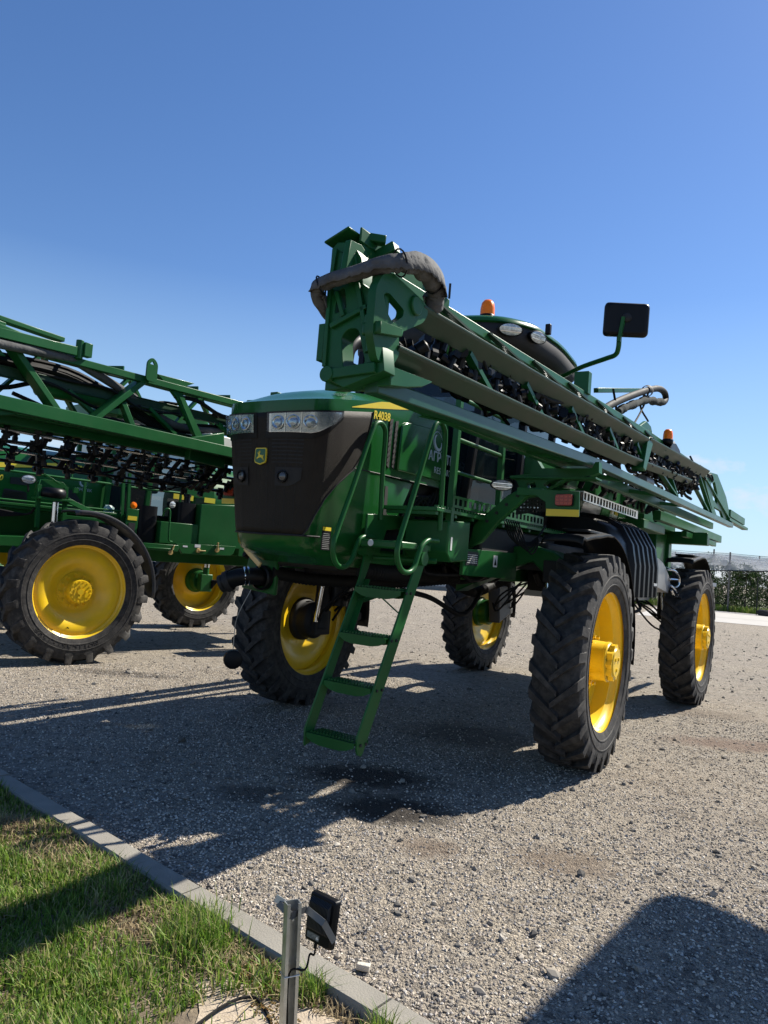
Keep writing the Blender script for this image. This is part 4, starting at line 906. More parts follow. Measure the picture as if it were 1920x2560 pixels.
# ---- diagonal strut, light bracket, boom cradle (left and mirrored right)
for s in (1, -1):
    def sy(a): return s*(a+(.10 if s < 0 and a > 1.5 and a < 1.9 else 0))
    strut = MB().prism([(sy(.86), 1.80), (sy(.90), 2.0), (sy(1.18), 2.245), (sy(1.29), 2.305), (sy(1.47), 2.31), (sy(1.44), 2.25), (sy(1.34), 2.23), (sy(1.12), 2.03), (sy(.98), 1.86)], 'YZ', .92, .98).build('boom_strut', GREEN, S1, bevel=.008)
    for yb, zb in ((1.02, 2.03), (1.10, 2.10), (1.18, 2.17), (1.27, 2.245), (1.38, 2.275)): MB().cyl((.975, sy(yb), zb), (.992, sy(yb), zb), .014, 6).build('strut_bolt', BLACK_MATT, strut)
    br_ = MB().prism([(sy(1.30), 2.24), (sy(1.30), 2.30), (sy(1.80), 2.275), (sy(1.81), 2.09), (sy(1.55), 2.08), (sy(1.54), 2.19), (sy(1.46), 2.24)], 'YZ', 1.06, 1.075).build('light_bracket', GREEN, S1, bevel=.003)
    MB().bb(1.076, 1.078, sy(1.552), sy(1.808), 2.085, 2.138).build('yellow_reflector', YELLOW_DECAL, br_)
    rp_ = [(sy(y), z) for y, z in rpoly([(1.625, 2.16), (1.765, 2.163), (1.765, 2.255), (1.625, 2.252)], .02, 3)]
    MB().prism(rp_, 'YZ', 1.076, 1.10).build('marker_light_body', BLACK, br_)
    MB().prism([(sy(1.695)+(y-sy(1.695))*.93, 2.207+(z-2.207)*.9) for y, z in rp_], 'YZ', 1.10, 1.112).build('marker_light', RED, br_, bevel=.004)
    for i in range(4):
        for j in range(3): MB().box((1.113, sy(1.647+.033*i), 2.183+.025*j), (.004, .021, .013)).build('light_cell', simple('red_cell', (.42, .055, .018), .3) if 'red_cell' not in MAT else MAT['red_cell'], br_)
    cr = MB().prism([(sy(1.10), 2.43), (sy(1.28), 2.45), (sy(1.30), 2.56), (sy(1.335), 2.56), (sy(1.38), 2.495), (sy(1.79), 2.495), (sy(1.815), 2.545), (sy(1.845), 2.545), (sy(1.85), 2.46), (sy(1.74), 2.425), (sy(1.62), 2.42), (sy(1.40), 2.31), (sy(1.22), 2.285), (sy(1.16), 2.40)], 'YZ', .70, .78, [[(sy(1.40), 2.36), (sy(1.43), 2.39), (sy(1.55), 2.405), (sy(1.49), 2.355), (sy(1.44), 2.335)], [(sy(1.27), 2.33), (sy(1.25), 2.37), (sy(1.33), 2.38), (sy(1.34), 2.335)]]).build('boom_cradle', GREEN, S1, bevel=.005)
    MB().bb(.66, .82, sy(1.12), sy(1.84), 2.405, 2.42).build('cradle_flange', GREEN, cr, bevel=.002)
    for yb in (1.20, 1.32, 1.68): MB().cyl((.74, sy(yb), 2.42), (.74, sy(yb), 2.445), .012, 6).build('cradle_bolt', BLACK_MATT, cr)
oval_lamp(S1, (.99, 1.13, 2.325), (.8, .6, -.05), .085, .040); MB().cyl((.95, 1.12, 2.22), (.95, 1.12, 2.30), .010, 8).build('lamp_stalk', STEEL, S1)
m = MB(); m.prism([(1.10, 2.12), (1.12, 2.27), (1.36, 2.29), (1.38, 2.16)], 'YZ', .60, .604, [[(1.14+.03*i, 2.15+.03*j), (1.155+.03*i, 2.15+.03*j), (1.155+.03*i, 2.162+.03*j), (1.14+.03*i, 2.162+.03*j)] for i in range(7) for j in range(4)]); m.build('perforated_guard', BLACK_MATT, S1, smooth=0)
for k in range(7): MB().tube(spline([(.7, 1.05+.02*k, 2.05), (.72, 1.12+.03*k, 1.92-.02*k), (.66, 1.22+.02*k, 1.86), (.55, 1.30, 1.95), (.4, 1.3, 2.05)], 6), .007, 6).build('loose_hose', HOSE, S1)

# ---- fenders
def fender(parent, x0, s, front=.62):
    m = MB(); prof = []
    for k in range(25):
        a = lerp(R(52), R(188), k/24); r_ = 1.06; x = r_*math.cos(a); z = r_*math.sin(a)+.96
        if a < R(80): z = lerp(z, 1.995, .75)
        prof.append((x0+x, z))
    prof = [(x0+front+.14, 1.90), (x0+front+.10, 1.955)]+prof
    rows = []
    for d, k in ((1.40, -.035), (1.42, .012), (1.48, .02), (1.60, .028), (1.70, .02), (1.745, .0), (1.75, -.035)):
        rows.append([V(x, s*d, z+k*.6 if i < 10 else z) + (V(-.6*k, 0, 0) if i >= 10 else V(0, 0, 0)) for i, (x, z) in enumerate(prof)])
    m.grid(rows); f = m.build('fender', BLACK, parent, smooth=50); md = f.modifiers.new('t', 'SOLIDIFY'); md.thickness = .012
    MB().beam((x0-.95, s*1.42, 1.35), (x0-.3, s*1.36, 1.5), .04, .05).build('fender_stay', BLACK_MATT, f)
    m = MB(); m.prism(rpoly([(x0+.45, s*1.45), (x0+.45, s*1.70), (x0-.25, s*1.70), (x0-.25, s*1.45)], .05, 3), 'XY', 2.008, 2.032); m.build('fender_boss', BLACK, f, bevel=.008)
    return f
for x in (0, -WB1):
    for s in (1, -1): fender(S1, x, s)

# ---- tanks and mid section on the left
tk = rpoly([(-.80, 2.30), (.80, 2.30), (.88, 2.6), (.78, 2.95), (.40, 3.16), (-.40, 3.16), (-.78, 2.95), (-.88, 2.6)], .14, 4)
m = MB(); m.grid([[V(x, cy_*k, 2.8+(z-2.8)*k) for cy_, z in tk] for x, k in ((-1.35, .86), (-1.42, .97), (-1.55, 1.0), (-3.70, 1.0), (-3.85, .97), (-3.9, .86))], closed=True)
m.add([V(-1.35, y*.86, 2.8+(z-2.8)*.86) for y, z in tk], [tuple(range(len(tk)))]); m.add([V(-3.9, y*.86, 2.8+(z-2.8)*.86) for y, z in tk], [tuple(range(len(tk)))])
tank = m.build('spray_tank', TANK, S1, smooth=45)
for x in (-1.75, -2.85, -3.6):
    m = MB(); m.grid([[V(xx, y*k, 2.8+(z-2.8)*k) for y, z in tk] for xx, k in ((x+.18, 1.0), (x+.18, 1.012), (x-.18, 1.012), (x-.18, 1.0))], closed=True); m.build('tank_strap', GREEN, tank)
MB().bb(-3.08, -3.22, .885, .90, 2.45, 2.80).build('tank_decal', YELLOW_DECAL, tank)
m = MB(); m.bb(-4.6, -6.2, -.9, .9, 2.1, 2.2); m.beam((-4.7, .55, 1.5), (-6.2, .55, 2.3), .1, .14); m.beam((-4.7, -.55, 1.5), (-6.2, -.55, 2.3), .1, .14); m.bb(-5.9, -6.1, -1.55, 1.55, 2.25, 2.45); m.bb(-5.85, -6.05, -1.0, 1.0, 1.6, 2.25)
m.bb(-5.2, -5.9, .3, .95, 1.85, 2.4); m.bb(-4.65, -5.3, -.5, .5, 2.2, 2.7); m.bb(-3.95, -6.0, .35, 1.05, 2.43, 2.74); m.bb(-3.2, -4.4, .9, 1.24, 2.30, 2.42)
rearf = m.build('rear_frame', GREEN, S1, bevel=.012)
# stub beams behind (boom centre section seen end-on past the folded wing)
MB().bb(-3.6, -8.6, 1.25, 1.35, 2.44, 2.57).build('rear_beam', GREEN, rearf, bevel=.008); MB().bb(-5.4, -8.1, 1.26, 1.34, 2.34, 2.43).build('rear_beam', GREEN, rearf, bevel=.008)
MB().bb(-6.5, -8.2, 1.72, 1.78, 2.76, 2.88).build('rear_plate', GREEN, rearf, bevel=.006); MB().bb(-6.3, -8.5, 1.70, 1.80, 2.69, 2.73).build('rear_plate', GREEN, rearf)
# pipe work and boxes packed behind the left boom
g = random.Random(91); m = MB(); m.bb(-1.02, -1.34, .2, 1.0, 2.35, 2.95); m.bb(.2, -.9, .98, 1.12, 2.52, 2.72); m.bb(-1.4, -2.4, .95, 1.15, 2.50, 2.78); m.bb(-2.6, -3.4, .95, 1.2, 2.5, 2.72)
eq = m.build('equipment_rack', GREEN, S1, bevel=.012)
for k in range(22):
    x0 = g.uniform(-3.8, .2); MB().tube(spline([(x0, 1.2, g.uniform(2.5, 2.6)), (x0-.2, 1.25+g.uniform(-.1, .1), g.uniform(2.6, 2.95)), (x0-.5, 1.2+g.uniform(-.1, .15), g.uniform(2.6, 2.95)), (x0-.8, 1.2, g.uniform(2.45, 2.8))], 5), g.choice((.014, .02, .028)), 7).build('hose', HOSE, eq)
# ribbed black cover of the mid module
def rib_profile(off):
    return [(.55, 2.28+off), (.95, 2.30+off), (1.20, 2.27+off), (1.36+off*.7, 2.18+off*.7), (1.46+off, 2.02), (1.50+off, 1.80), (1.50+off, 1.45)]
xr = [-1.22]; rows = []
def rrow(x, off): return [V(x, y, z) for y, z in rib_profile(off)]
seq = [(-1.15, -.02), (-1.18, 0)]
x = -1.62
for k in range(6): seq += [(x, 0), (x-.035, .05), (x-.10, .05), (x-.135, 0)]; x -= .205
seq += [(x, 0), (x-.02, -.03)]
m = MB(); m.grid([rrow(xx, o) for xx, o in seq]); m.add(rrow(-1.15, -.02)+[V(-1.15, .55, 1.45)], [tuple(range(8))]); m.add(rrow(x-.02, -.03)+[V(x-.02, .55, 1.45)], [tuple(range(8))]); m.bb(-1.2, x, .56, 1.46, 1.44, 1.46)
rib = m.build('ribbed_cover', BLACK, S1, smooth=45)
MB().beam((-2.5, 1.545, 1.60), (-2.72, 1.545, 1.585), .012, .05).build('cover_handle', BLACK_MATT, rib, bevel=.006)
MB().box((-2.61, 1.555, 1.60), (.16, .006, .03)).build('handle_plate', ALU, rib)
sr = holed_bar('step_rail', -.55, -2.62, 1.30, 2.37, 2.465, ALU, S1, pitch=.105, hole=.07); MB().bb(-.55, -2.62, 1.0, 1.299, 2.455, 2.465).build('step_tread', ALU, sr)
# stainless induction hopper
prof = [(-2.70, 1.93), (-2.95, 1.92), (-3.19, 1.88), (-3.42, 1.80), (-3.58, 1.72), (-3.70, 1.61), (-3.58, 1.50), (-2.77, 1.59), (-2.70, 1.6)]
ind = MB().prism([(x, z) for x, z in prof], 'XZ', .75, 1.50).build('induction_hopper', simple('hopper_steel', (.42, .42, .42), .32, metal=.75, var=.08), S1, bevel=.02)
for pts in ([(-3.42, 1.52, 1.80), (-3.62, 1.56, 1.79), (-3.78, 1.58, 1.72), (-3.82, 1.58, 1.64), (-3.74, 1.56, 1.58), (-3.64, 1.54, 1.58)], [(-3.56, 1.52, 1.68), (-3.80, 1.57, 1.68)], [(-3.56, 1.53, 1.60), (-3.68, 1.57, 1.54), (-3.80, 1.58, 1.50), (-3.78, 1.58, 1.45), (-3.64, 1.56, 1.48), (-3.58, 1.54, 1.54)]):
    MB().tube(spline(pts, 5), .015, 8).build('hopper_pipe', CHROME, ind)
MB().bb(-1.2, -3.9, .5, 1.2, 1.38, 1.44).build('module_floor', LIGHTGREY, S1)
MB().tube(spline([(-3.2, 1.2, 1.40), (-3.0, 1.3, 1.28), (-2.6, 1.25, 1.25), (-2.2, 1.2, 1.36)], 6), .02, 8).build('module_hose', HOSE, S1)

# ---- quick-fill coupler under the nose on the right
m = MB().prism([(-.60, 1.62), (-.30, 1.58), (-.30, 1.30), (-.66, 1.33)], 'YZ', 1.96, 2.0)
fc = m.build('fill_coupler_bracket', GREEN, S1, bevel=.01)
MB().lathe([(.10, 0), (.10, .05), (.085, .06)], c=(2.0, -.42, 1.43), axis=(1, 0, 0), n=24).build('coupler_flange', BLACK, fc)
MB().tube(spline([(2.02, -.42, 1.43), (2.12, -.44, 1.44), (2.20, -.52, 1.42), (2.24, -.62, 1.37)], 6), .068, 18).build('coupler_elbow', BLACK, fc, smooth=60)
MB().lathe([(.078, 0), (.084, .01), (.084, .045), (.07, .05), (.07, .09), (0, .09)], c=(2.215, -.57, 1.395), axis=(.35, -.85, -.42), n=22).build('coupler_cap', BLACK_MATT, fc)
for k in (0, .03): MB().lathe([(.072, k), (.078, k+.004), (.078, k+.012), (.072, k+.016)], c=(2.13, -.46, 1.44), axis=(.7, -.6, -.1), n=22).build('hose_clamp', CHROME, fc)
MB().beam((2.06, -.60, 1.66), (2.10, -.38, 1.53), .02, .05, (0, 0, 1)).build('coupler_lever', simple('brass_lever', (.55, .40, .18), .4, metal=.4), fc, bevel=.008)
cp = MB().lathe([(.07, 0), (.085, .01), (.085, .06), (.06, .07), (.0, .07)], c=(1.43, -1.23, .63), axis=(.6, .8, 0), n=22).build('dangling_cap', BLACK, S1)
MB().tube(spline([(1.43, -1.23, .72), (1.45, -1.2, 1.0), (1.5, -1.0, 1.3)], 5), .004, 5).build('cap_chain', STEEL, cp)
# ---- folded booms.  side=+1 left, -1 right.  Chords rise slightly to the rear.
def nozzle_mesh():
    m = MB(); m.cyl((0, 0, .035), (0, 0, -.03), .017, 10); m.cyl((0, -.03, .0), (0, .035, .0), .014, 8); m.cyl((0, .03, 0), (0, .055, 0), .024, 10); m.cyl((0, 0, -.03), (0, 0, -.06), .022, 10); m.box((0, 0, .045), (.05, .03, .028)); m.cyl((.03, 0, -.01), (.03, 0, -.045), .015, 8)
    return m.mesh('nozzle', 35)
NOZ = nozzle_mesh()
m = MB(); m.lathe([(.036, 0), (.036, .05), (.030, .056), (.012, .056)], axis=(0, 0, 1), n=14); m.cyl((0, 0, -.05), (0, 0, 0), .02, 10); m.box((0, 0, -.02), (.06, .05, .03))
VALVE = m.mesh('valve', 35)
SILVERCAP = simple('nozzle_cap', (.30, .30, .31), .3, metal=.3, var=.2)
def channel(m, p0, p1, w_, h_, s, t=.008):
    """folded-plate chord: a broad face turned down and outward under a narrow top lip"""
    p0, p1 = Vector(p0), Vector(p1); h = h_/2
    sec = [(w_*.5, h), (w_*.5, h+.010), (-w_*.5, h+.010), (-w_*.5, h), (-w_*.42, h), (-w_*.42, -h*.6), (-w_*.5, -h*.9), (-w_*.40, -h-.004), (w_*.42, h-.012)]
    m.grid([[p+V(0, s*a, b) for a, b in sec] for p in (p0, p1)], closed=True)
    o = len(m.v); n_ = len(sec); m.f.append(tuple(range(o-n_, o))); m.f.append(tuple(range(o-2*n_, o-n_)))
def hoses(parent, n, x0, x1, yr, zr, g, rr=(.010, .022)):
    for k in range(n):
        a = g.uniform(min(x0, x1), max(x0, x1)); L0 = g.uniform(.5, 1.8); y = g.uniform(*yr); z = g.uniform(*zr); P = []
        for j in range(6):
            P.append((a+L0*(j/5-.5), min(max(y+g.uniform(-.06, .06), yr[0]), yr[1]), min(max(z+g.uniform(-.07, .07)-.04*math.sin(math.pi*j/5), zr[0]), zr[1])))
        MB().tube(spline(P, 4), g.uniform(*rr), 6).build('hose', HOSE, parent, smooth=60)
def boom(s):
    g = random.Random(40+s); yy = lambda a: s*a
    # end hinge casting (the frame across the front of the folded wing)
    m = MB()
    pl = [(yy(1.53), 3.05), (yy(1.56), 3.075), (yy(1.64), 3.065), (yy(1.70), 2.98), (yy(1.72), 2.86), (yy(1.80), 2.80), (yy(1.80), 2.62), (yy(1.85), 2.57), (yy(1.87), 2.46), (yy(1.66), 2.40), (yy(1.57), 2.44), (yy(1.54), 2.50), (yy(1.53), 2.80)]
    hole1 = [(yy(y), z) for y, z in rpoly([(1.625, 2.63), (1.66, 2.665), (1.715, 2.66), (1.745, 2.57), (1.765, 2.51), (1.75, 2.485), (1.65, 2.485)], .02, 3)]
    hole2 = [(yy(y), z) for y, z in rpoly([(1.575, 2.90), (1.60, 3.02), (1.625, 3.02), (1.66, 2.90)], .02, 3)]
    hole3 = [(yy(y), z) for y, z in rpoly([(1.575, 2.74), (1.585, 2.84), (1.62, 2.86), (1.64, 2.76)], .015, 3)]
    m.prism(pl, 'YZ', 3.83, 3.92, [hole1, hole2, hole3])
    m.bb(3.80, 3.93, yy(1.50), yy(1.535), 2.53, 2.70)
    for a, b, r_ in (((3.88, yy(1.79), 2.50), (3.88, yy(1.79), 2.96), .042), ((3.82, yy(1.575), 2.462), (3.945, yy(1.575), 2.462), .036), ((3.90, yy(1.80), 2.545), (3.90, yy(1.80), 2.61), .046), ((3.91, yy(1.775), 2.66), (3.91, yy(1.775), 2.71), .034)): m.cyl(a, b, r_, 18)
    m.beam((3.925, yy(1.57), 2.68), (3.925, yy(1.76), 2.75), .03, .022); m.beam((3.925, yy(1.585), 2.84), (3.925, yy(1.635), 2.72), .025, .02); m.beam((3.925, yy(1.58), 2.462), (3.925, yy(1.83), 2.475), .03, .045); m.beam((3.925, yy(1.55), 2.50), (3.925, yy(1.545), 2.86), .02, .02); m.beam((3.925, yy(1.70), 2.86), (3.925, yy(1.76), 2.66), .03, .022); m.beam((3.925, yy(1.56), 3.04), (3.925, yy(1.545), 2.88), .02, .02); m.beam((3.925, yy(1.64), 3.04), (3.925, yy(1.69), 2.90), .02, .03)
    b = m.build('boom', GREEN_BOOM, S1, bevel=.010)
    tag(b, label='left folded boom, dusty green, hinge end towards the camera' if s > 0 else 'right folded boom, open green truss reaching out of the left edge')
    # outer side plate with triangular window
    oy = 1.85
    p2 = [(4.00, 2.80), (3.96, 2.87), (3.88, 2.905), (3.64, 2.875), (3.57, 2.86), (3.56, 2.82), (3.60, 2.77), (3.80, 2.66), (3.78, 2.57), (3.84, 2.49), (3.95, 2.50), (4.0, 2.60), (4.0, 2.70)]
    h2 = rpoly([(3.945, 2.79), (3.90, 2.81), (3.77, 2.775), (3.775, 2.745), (3.85, 2.69), (3.90, 2.72)], .018, 3)
    MB().prism(rpoly(p2, .02, 2), 'XZ', yy(oy-.04), yy(oy), [h2]).build('hinge_plate', GREEN_BOOM, b, bevel=.006)
    MB().cyl((3.68, yy(oy-.01), 2.825), (3.68, yy(oy+.014), 2.825), .046, 20).build('hinge_pin', GREEN_BOOM, b, bevel=.006)
    MB().prism([(3.99, 2.60), (3.80, 2.64), (3.79, 2.68), (3.99, 2.66)], 'XZ', yy(1.78), yy(1.875)).build('hinge_lug', GREEN_BOOM, b, bevel=.012)
    MB().prism([(3.85, 2.412), (3.72, 2.435), (3.58, 2.47), (3.48, 2.52), (3.85, 2.50)], 'XZ', yy(1.50), yy(1.86)).build('hinge_foot', GREEN_BOOM, b, bevel=.02)
    # top hinge bracket
    MB().prism([(4.0, 2.86), (3.97, 3.05), (3.88, 3.06), (3.70, 2.98), (3.60, 2.90)], 'XZ', yy(1.64), yy(1.67)).build('top_plate', GREEN_BOOM, b, bevel=.006)
    m = MB(); m.beam((3.87, yy(1.50), 3.075), (3.87, yy(1.635), 3.125), .15, .012); m.beam((3.87, yy(1.645), 3.12), (3.62, yy(1.66), 3.11), .012, .07); m.beam((3.80, yy(1.62), 3.135), (3.74, yy(1.70), 3.13), .05, .04); m.beam((3.84, yy(1.62), 3.085), (3.10, yy(1.68), 3.03), .05, .08); m.beam((3.72, yy(1.60), 3.05), (3.72, yy(1.75), 3.10), .06, .05)
    m.build('top_bracket', GREEN_BOOM, b, bevel=.006)
    # outer wing chords (upper and lower)
    m = MB(); channel(m, (3.60, yy(1.81), 2.81), (-.74, yy(1.81), 2.955), .085, .075, s); m.build('wing_chord', BEAM_GREY, b, smooth=0, bevel=.003)
    m = MB(); channel(m, (-.80, yy(1.81), 2.968), (-4.08, yy(1.80), 3.115), .085, .085, s); m.build('wing_chord', BEAM_GREY, b, smooth=0, bevel=.003)
    m = MB(); channel(m, (3.80, yy(1.82), 2.565), (-.16, yy(1.82), 2.695), .085, .065, s); m.build('wing_chord', BEAM_GREY, b, smooth=0, bevel=.003)
    m = MB(); channel(m, (-.18, yy(1.80), 2.72), (-3.0, yy(1.80), 2.87), .06, .05, s); m.build('wing_chord', BEAM_GREY, b, smooth=0, bevel=.003)
    for xa in (3.0, 2.2, 1.35, .4, -.5):          # wing truss webs, set back
        za = 2.81+(3.6-xa)*.0334
        MB().beam((xa, yy(1.78), za-.03), (xa-.33, yy(1.79), 2.60+(3.8-xa)*.033), .03, .045, (0, 1, 0)).build('wing_web', GREEN_BOOM, b)
    MB().prism([(-.60, 2.70), (-.72, 2.99), (-.80, 3.03), (-.92, 2.98), (-.70, 2.68)], 'XZ', yy(1.72), yy(1.84)).build('wing_joint', GREEN_BOOM, b, bevel=.006)
    # inner section: lower chords, top chord
    m = MB(); m.beam((3.85, yy(1.76), 2.42), (.6, yy(1.76), 2.56), .075, .072); m.beam((.6, yy(1.76), 2.56), (-6.7, yy(1.76), 2.635), .075, .072); m.build('lower_chord', BEAM_TEAL if s > 0 else GREEN_BOOM, b, bevel=.006)
    m = MB(); m.beam((3.80, yy(1.50), 2.535), (-6.5, yy(1.50), 2.60), .06, .10); m.build('lower_chord', GREEN_BOOM, b, bevel=.006)
    m = MB(); m.beam((3.80, yy(1.66), 2.99), (-1.4, yy(1.68), 3.155), .06, .06); m.beam((-1.4, yy(1.68), 3.155), (-4.9, yy(1.70), 3.20), .06, .06); m.build('top_chord', GREEN_BOOM, b, bevel=.006)
    MB().beam((3.75, yy(1.63), 2.475), (.6, yy(1.63), 2.545), .20, .012).build('boom_floor', GREEN_BOOM, b)
    if s > 0:
        for xa in (3.3, 2.6, 1.9, 1.2, .5, -.3, -1.1): MB().beam((xa, yy(1.70), 3.0+(3.8-xa)*.03), (xa-.42, yy(1.82), 2.86+(3.6-xa)*.033), .012, .035, (0, 1, 0)).build('top_brace', BEAM_GREY, b)
        for (xa, za, xb, zb) in ((-1.67, 2.80, -2.37, 2.64), (-2.07, 2.86, -2.44, 2.63), (-3.37, 2.93, -4.45, 2.66), (-3.80, 3.06, -4.72, 2.66), (-4.15, 3.10, -6.62, 2.68)):
            MB().beam((xa, yy(1.75), za), (xb, yy(1.77), zb), .02, .05, (0, 1, 0)).build('diagonal_web', GREEN_BOOM, b)
        MB().prism([(-4.10, 3.10), (-4.62, 3.22), (-5.2, 3.27), (-5.6, 3.17), (-6.1, 3.04), (-6.75, 2.70), (-6.6, 2.63), (-4.3, 2.62), (-4.5, 2.75), (-4.9, 2.72)], 'XZ', yy(1.72), yy(1.76), [[(-4.72, 3.07), (-5.01, 3.13), (-5.26, 3.0), (-5.31, 2.84), (-4.93, 2.87)], [(-5.05, 2.77), (-5.72, 2.77), (-5.93, 2.69), (-5.31, 2.68)]]).build('rear_gusset', GREEN_BOOM, b, bevel=.006)
    else:
        # open truss seen from its inner side
        m = MB(); m.beam((3.95, yy(1.70), 2.46), (-6.4, yy(1.72), 2.64), .09, .10); m.build('truss_chord', GREEN_BOOM, b, bevel=.008)
        def web(xa, za, xb, zb, w_=.11, nm='truss_web'): MB().beam((xa, yy(1.715), za), (xb, yy(1.70), zb), .05, w_, (0, 1, 0)).build(nm, GREEN_BOOM, b, bevel=.006)
        web(3.60, 3.06, 3.07, 2.53); web(2.88, 2.53, 2.33, 3.06, .12); web(2.53, 2.80, 2.37, 2.53, .06); web(1.30, 2.55, 1.0, 3.15, .08); web(.9, 3.15, .2, 2.56, .09); web(.1, 2.58, -.6, 3.16, .09); web(-.7, 3.16, -1.4, 2.6, .09); web(4.3, 2.5, 3.72, 3.0, .10)
        for k in range(11):     # outer plane of the truss and its tie rods
            xa = 4.0-.42*k; za, zb = (2.56, 3.05) if k % 2 else (3.05, 2.56)
            MB().beam((xa, yy(1.94), za+(4-xa)*.02), (xa-.42, yy(1.94), zb+(4-xa)*.02), .025, .05, (0, 1, 0)).build('outer_web', GREEN_BOOM, b)
            MB().beam((xa-.2, yy(1.72), 3.06+(4-xa)*.03), (xa-.05, yy(1.95), 3.04+(4-xa)*.03), .02, .03).build('tie_bar', GREEN_BOOM, b)
        MB().beam((4.1, yy(1.95), 3.04), (-1, yy(1.95), 3.17), .05, .05).build('outer_chord', GREEN_BOOM, b, bevel=.004); MB().beam((4.1, yy(1.95), 2.53), (-1, yy(1.95), 2.60), .05, .06).build('outer_chord', GREEN_BOOM, b, bevel=.004)
        MB().prism([(2.24, 3.12), (1.80, 3.14), (1.95, 3.06), (1.90, 2.96), (1.58, 2.60), (1.68, 2.58), (1.97, 2.94), (2.09, 3.03)], 'XZ', yy(1.66), yy(1.70), ).build('truss_gusset', GREEN_BOOM, b, bevel=.005)
        MB().prism([(1.98, 2.99), (1.93, 3.0), (1.60, 2.60), (1.68, 2.58)], 'XZ', yy(1.655), yy(1.66)).build('gusset_flange', GREEN_BOOM, b)
        m = MB(); m.prism(rpoly([(2.40, 3.02), (2.40, 3.19), (2.345, 3.235), (2.285, 3.19), (2.285, 3.02)], .035, 4), 'XZ', yy(1.60), yy(1.615), [[(2.37, 3.17), (2.345, 3.20), (2.32, 3.17)]]); m.build('lifting_lug', GREEN_BOOM, b, bevel=.003)
        m = MB(); m.cyl((3.04, yy(1.62), 3.03), (3.04, yy(1.62), 3.18), .03, 12); m.bb(3.02, 2.95, yy(1.64), yy(1.58), 3.06, 3.17); m.build('pivot_post', GREEN_BOOM, b, bevel=.004)
        MB().beam((4.1, yy(1.74), 3.19), (3.12, yy(1.74), 3.17), .08, .035).build('upper_beam', GREEN_BOOM, b, bevel=.004); MB().beam((4.1, yy(1.60), 3.02), (3.08, yy(1.60), 3.08), .03, .07).build('upper_beam', GREEN_BOOM, b, bevel=.004)
        MB().cyl((3.2, yy(1.86), 2.80), (2.55, yy(1.86), 2.83), .085, 18).build('fold_cylinder', GREEN_BOOM, b); MB().cyl((2.55, yy(1.86), 2.83), (2.1, yy(1.86), 2.84), .03, 12).build('cylinder_rod', CHROME, b)
        MB().tube(spline([(4.1, yy(1.60), 2.93), (3.5, yy(1.62), 2.985), (3.1, yy(1.66), 3.02), (2.8, yy(1.72), 2.98), (2.4, yy(1.8), 2.9), (2.0, yy(1.84), 2.78), (1.7, yy(1.84), 2.74), (1.2, yy(1.84), 2.80)], 6), .036, 12).build('wrapped_hose', CANVAS, b, smooth=60)
        for k in range(7):
            dz = g.uniform(-.08, .06); MB().tube(spline([(3.6, yy(1.8+.03*k % .12), 2.95+dz), (3.0, yy(1.83), 2.98+dz), (2.5, yy(1.86), 2.88+dz), (2.0, yy(1.85), 2.74+dz), (1.4, yy(1.86), 2.82+dz), (.7, yy(1.84), 2.9+dz)], 5), g.uniform(.012, .026), 7).build('hose', HOSE, b)
        MB().tube(spline([(2.0, yy(1.68), 2.97), (1.7, yy(1.72), 3.0), (1.35, yy(1.74), 2.93), (.95, yy(1.7), 2.96)], 5), .02, 7).build('hose', HOSE, b)
        for z_, y_, r_ in ((2.38, 1.72, .013), (2.31, 1.86, .015), (2.24, 1.80, .012), (2.17, 1.95, .013), (2.42, 2.0, .012)):
            MB().tube([(4.1, yy(y_), z_), (1.0, yy(y_), z_+.04), (-.6, yy(y_), z_+.06)], r_, 8).build('spray_pipe', CHROME if z_ > 2.23 else BLACK, b)
        for row, (z_, y_) in enumerate(((2.38, 1.72), (2.31, 1.86), (2.24, 1.80), (2.17, 1.95), (2.42, 2.0))):
            for k in range(14):
                xx = 4.0-.25*k-.06*row; o = put('nozzle', NOZ, (BLACK, SILVERCAP, BLACK, LIGHTGREY, BLACK)[(k*2+row) % 5], b, loc=(xx, yy(y_), z_-.02+(4.1-xx)*.012)); o.rotation_euler = (g.uniform(-.4, .4), 0, g.uniform(0, 6))
        for k in range(16): xx = g.uniform(1.0, 4.0); MB().beam((xx, yy(1.70), 2.42), (xx+g.uniform(-.05, .05), yy(1.95), 2.18), .012, .05, (1, 0, 0)).build('pipe_bracket', BLACK, b)
        hoses(b, 12, .8, 4.0, (-2.05, -1.72), (2.14, 2.42), g, (.006, .012)); hoses(b, 14, .5, 3.8, (-1.95, -1.72), (2.5, 2.95), g)
        m = MB(); m.bb(1.55, 1.25, yy(1.66), yy(1.80), 2.60, 2.72); m.build('valve_box', LIGHTGREY, b, bevel=.01)
        MB().prism([(1.85, 2.42), (1.85, 2.62), (1.45, 2.74), (1.40, 2.40)], 'XZ', yy(1.58), yy(1.65)).build('rest_bracket', GREEN_BOOM, b, bevel=.006)
        MB().bb(.62, .42, yy(1.70), yy(1.80), 3.20, 3.34).build('fold_bracket', GREEN_BOOM, b, bevel=.006)
        return b
    # left boom: the machinery packed between the chords
    for z_, y_ in ((2.70, 1.74), (2.74, 1.62), (2.62, 1.66), (2.90, 1.72)):
        MB().tube([(3.4, yy(y_), z_), (-3.8, yy(y_), z_+.22)], .013, 8).build('spray_pipe', CHROME if y_ > 1.7 else BLACK, b)
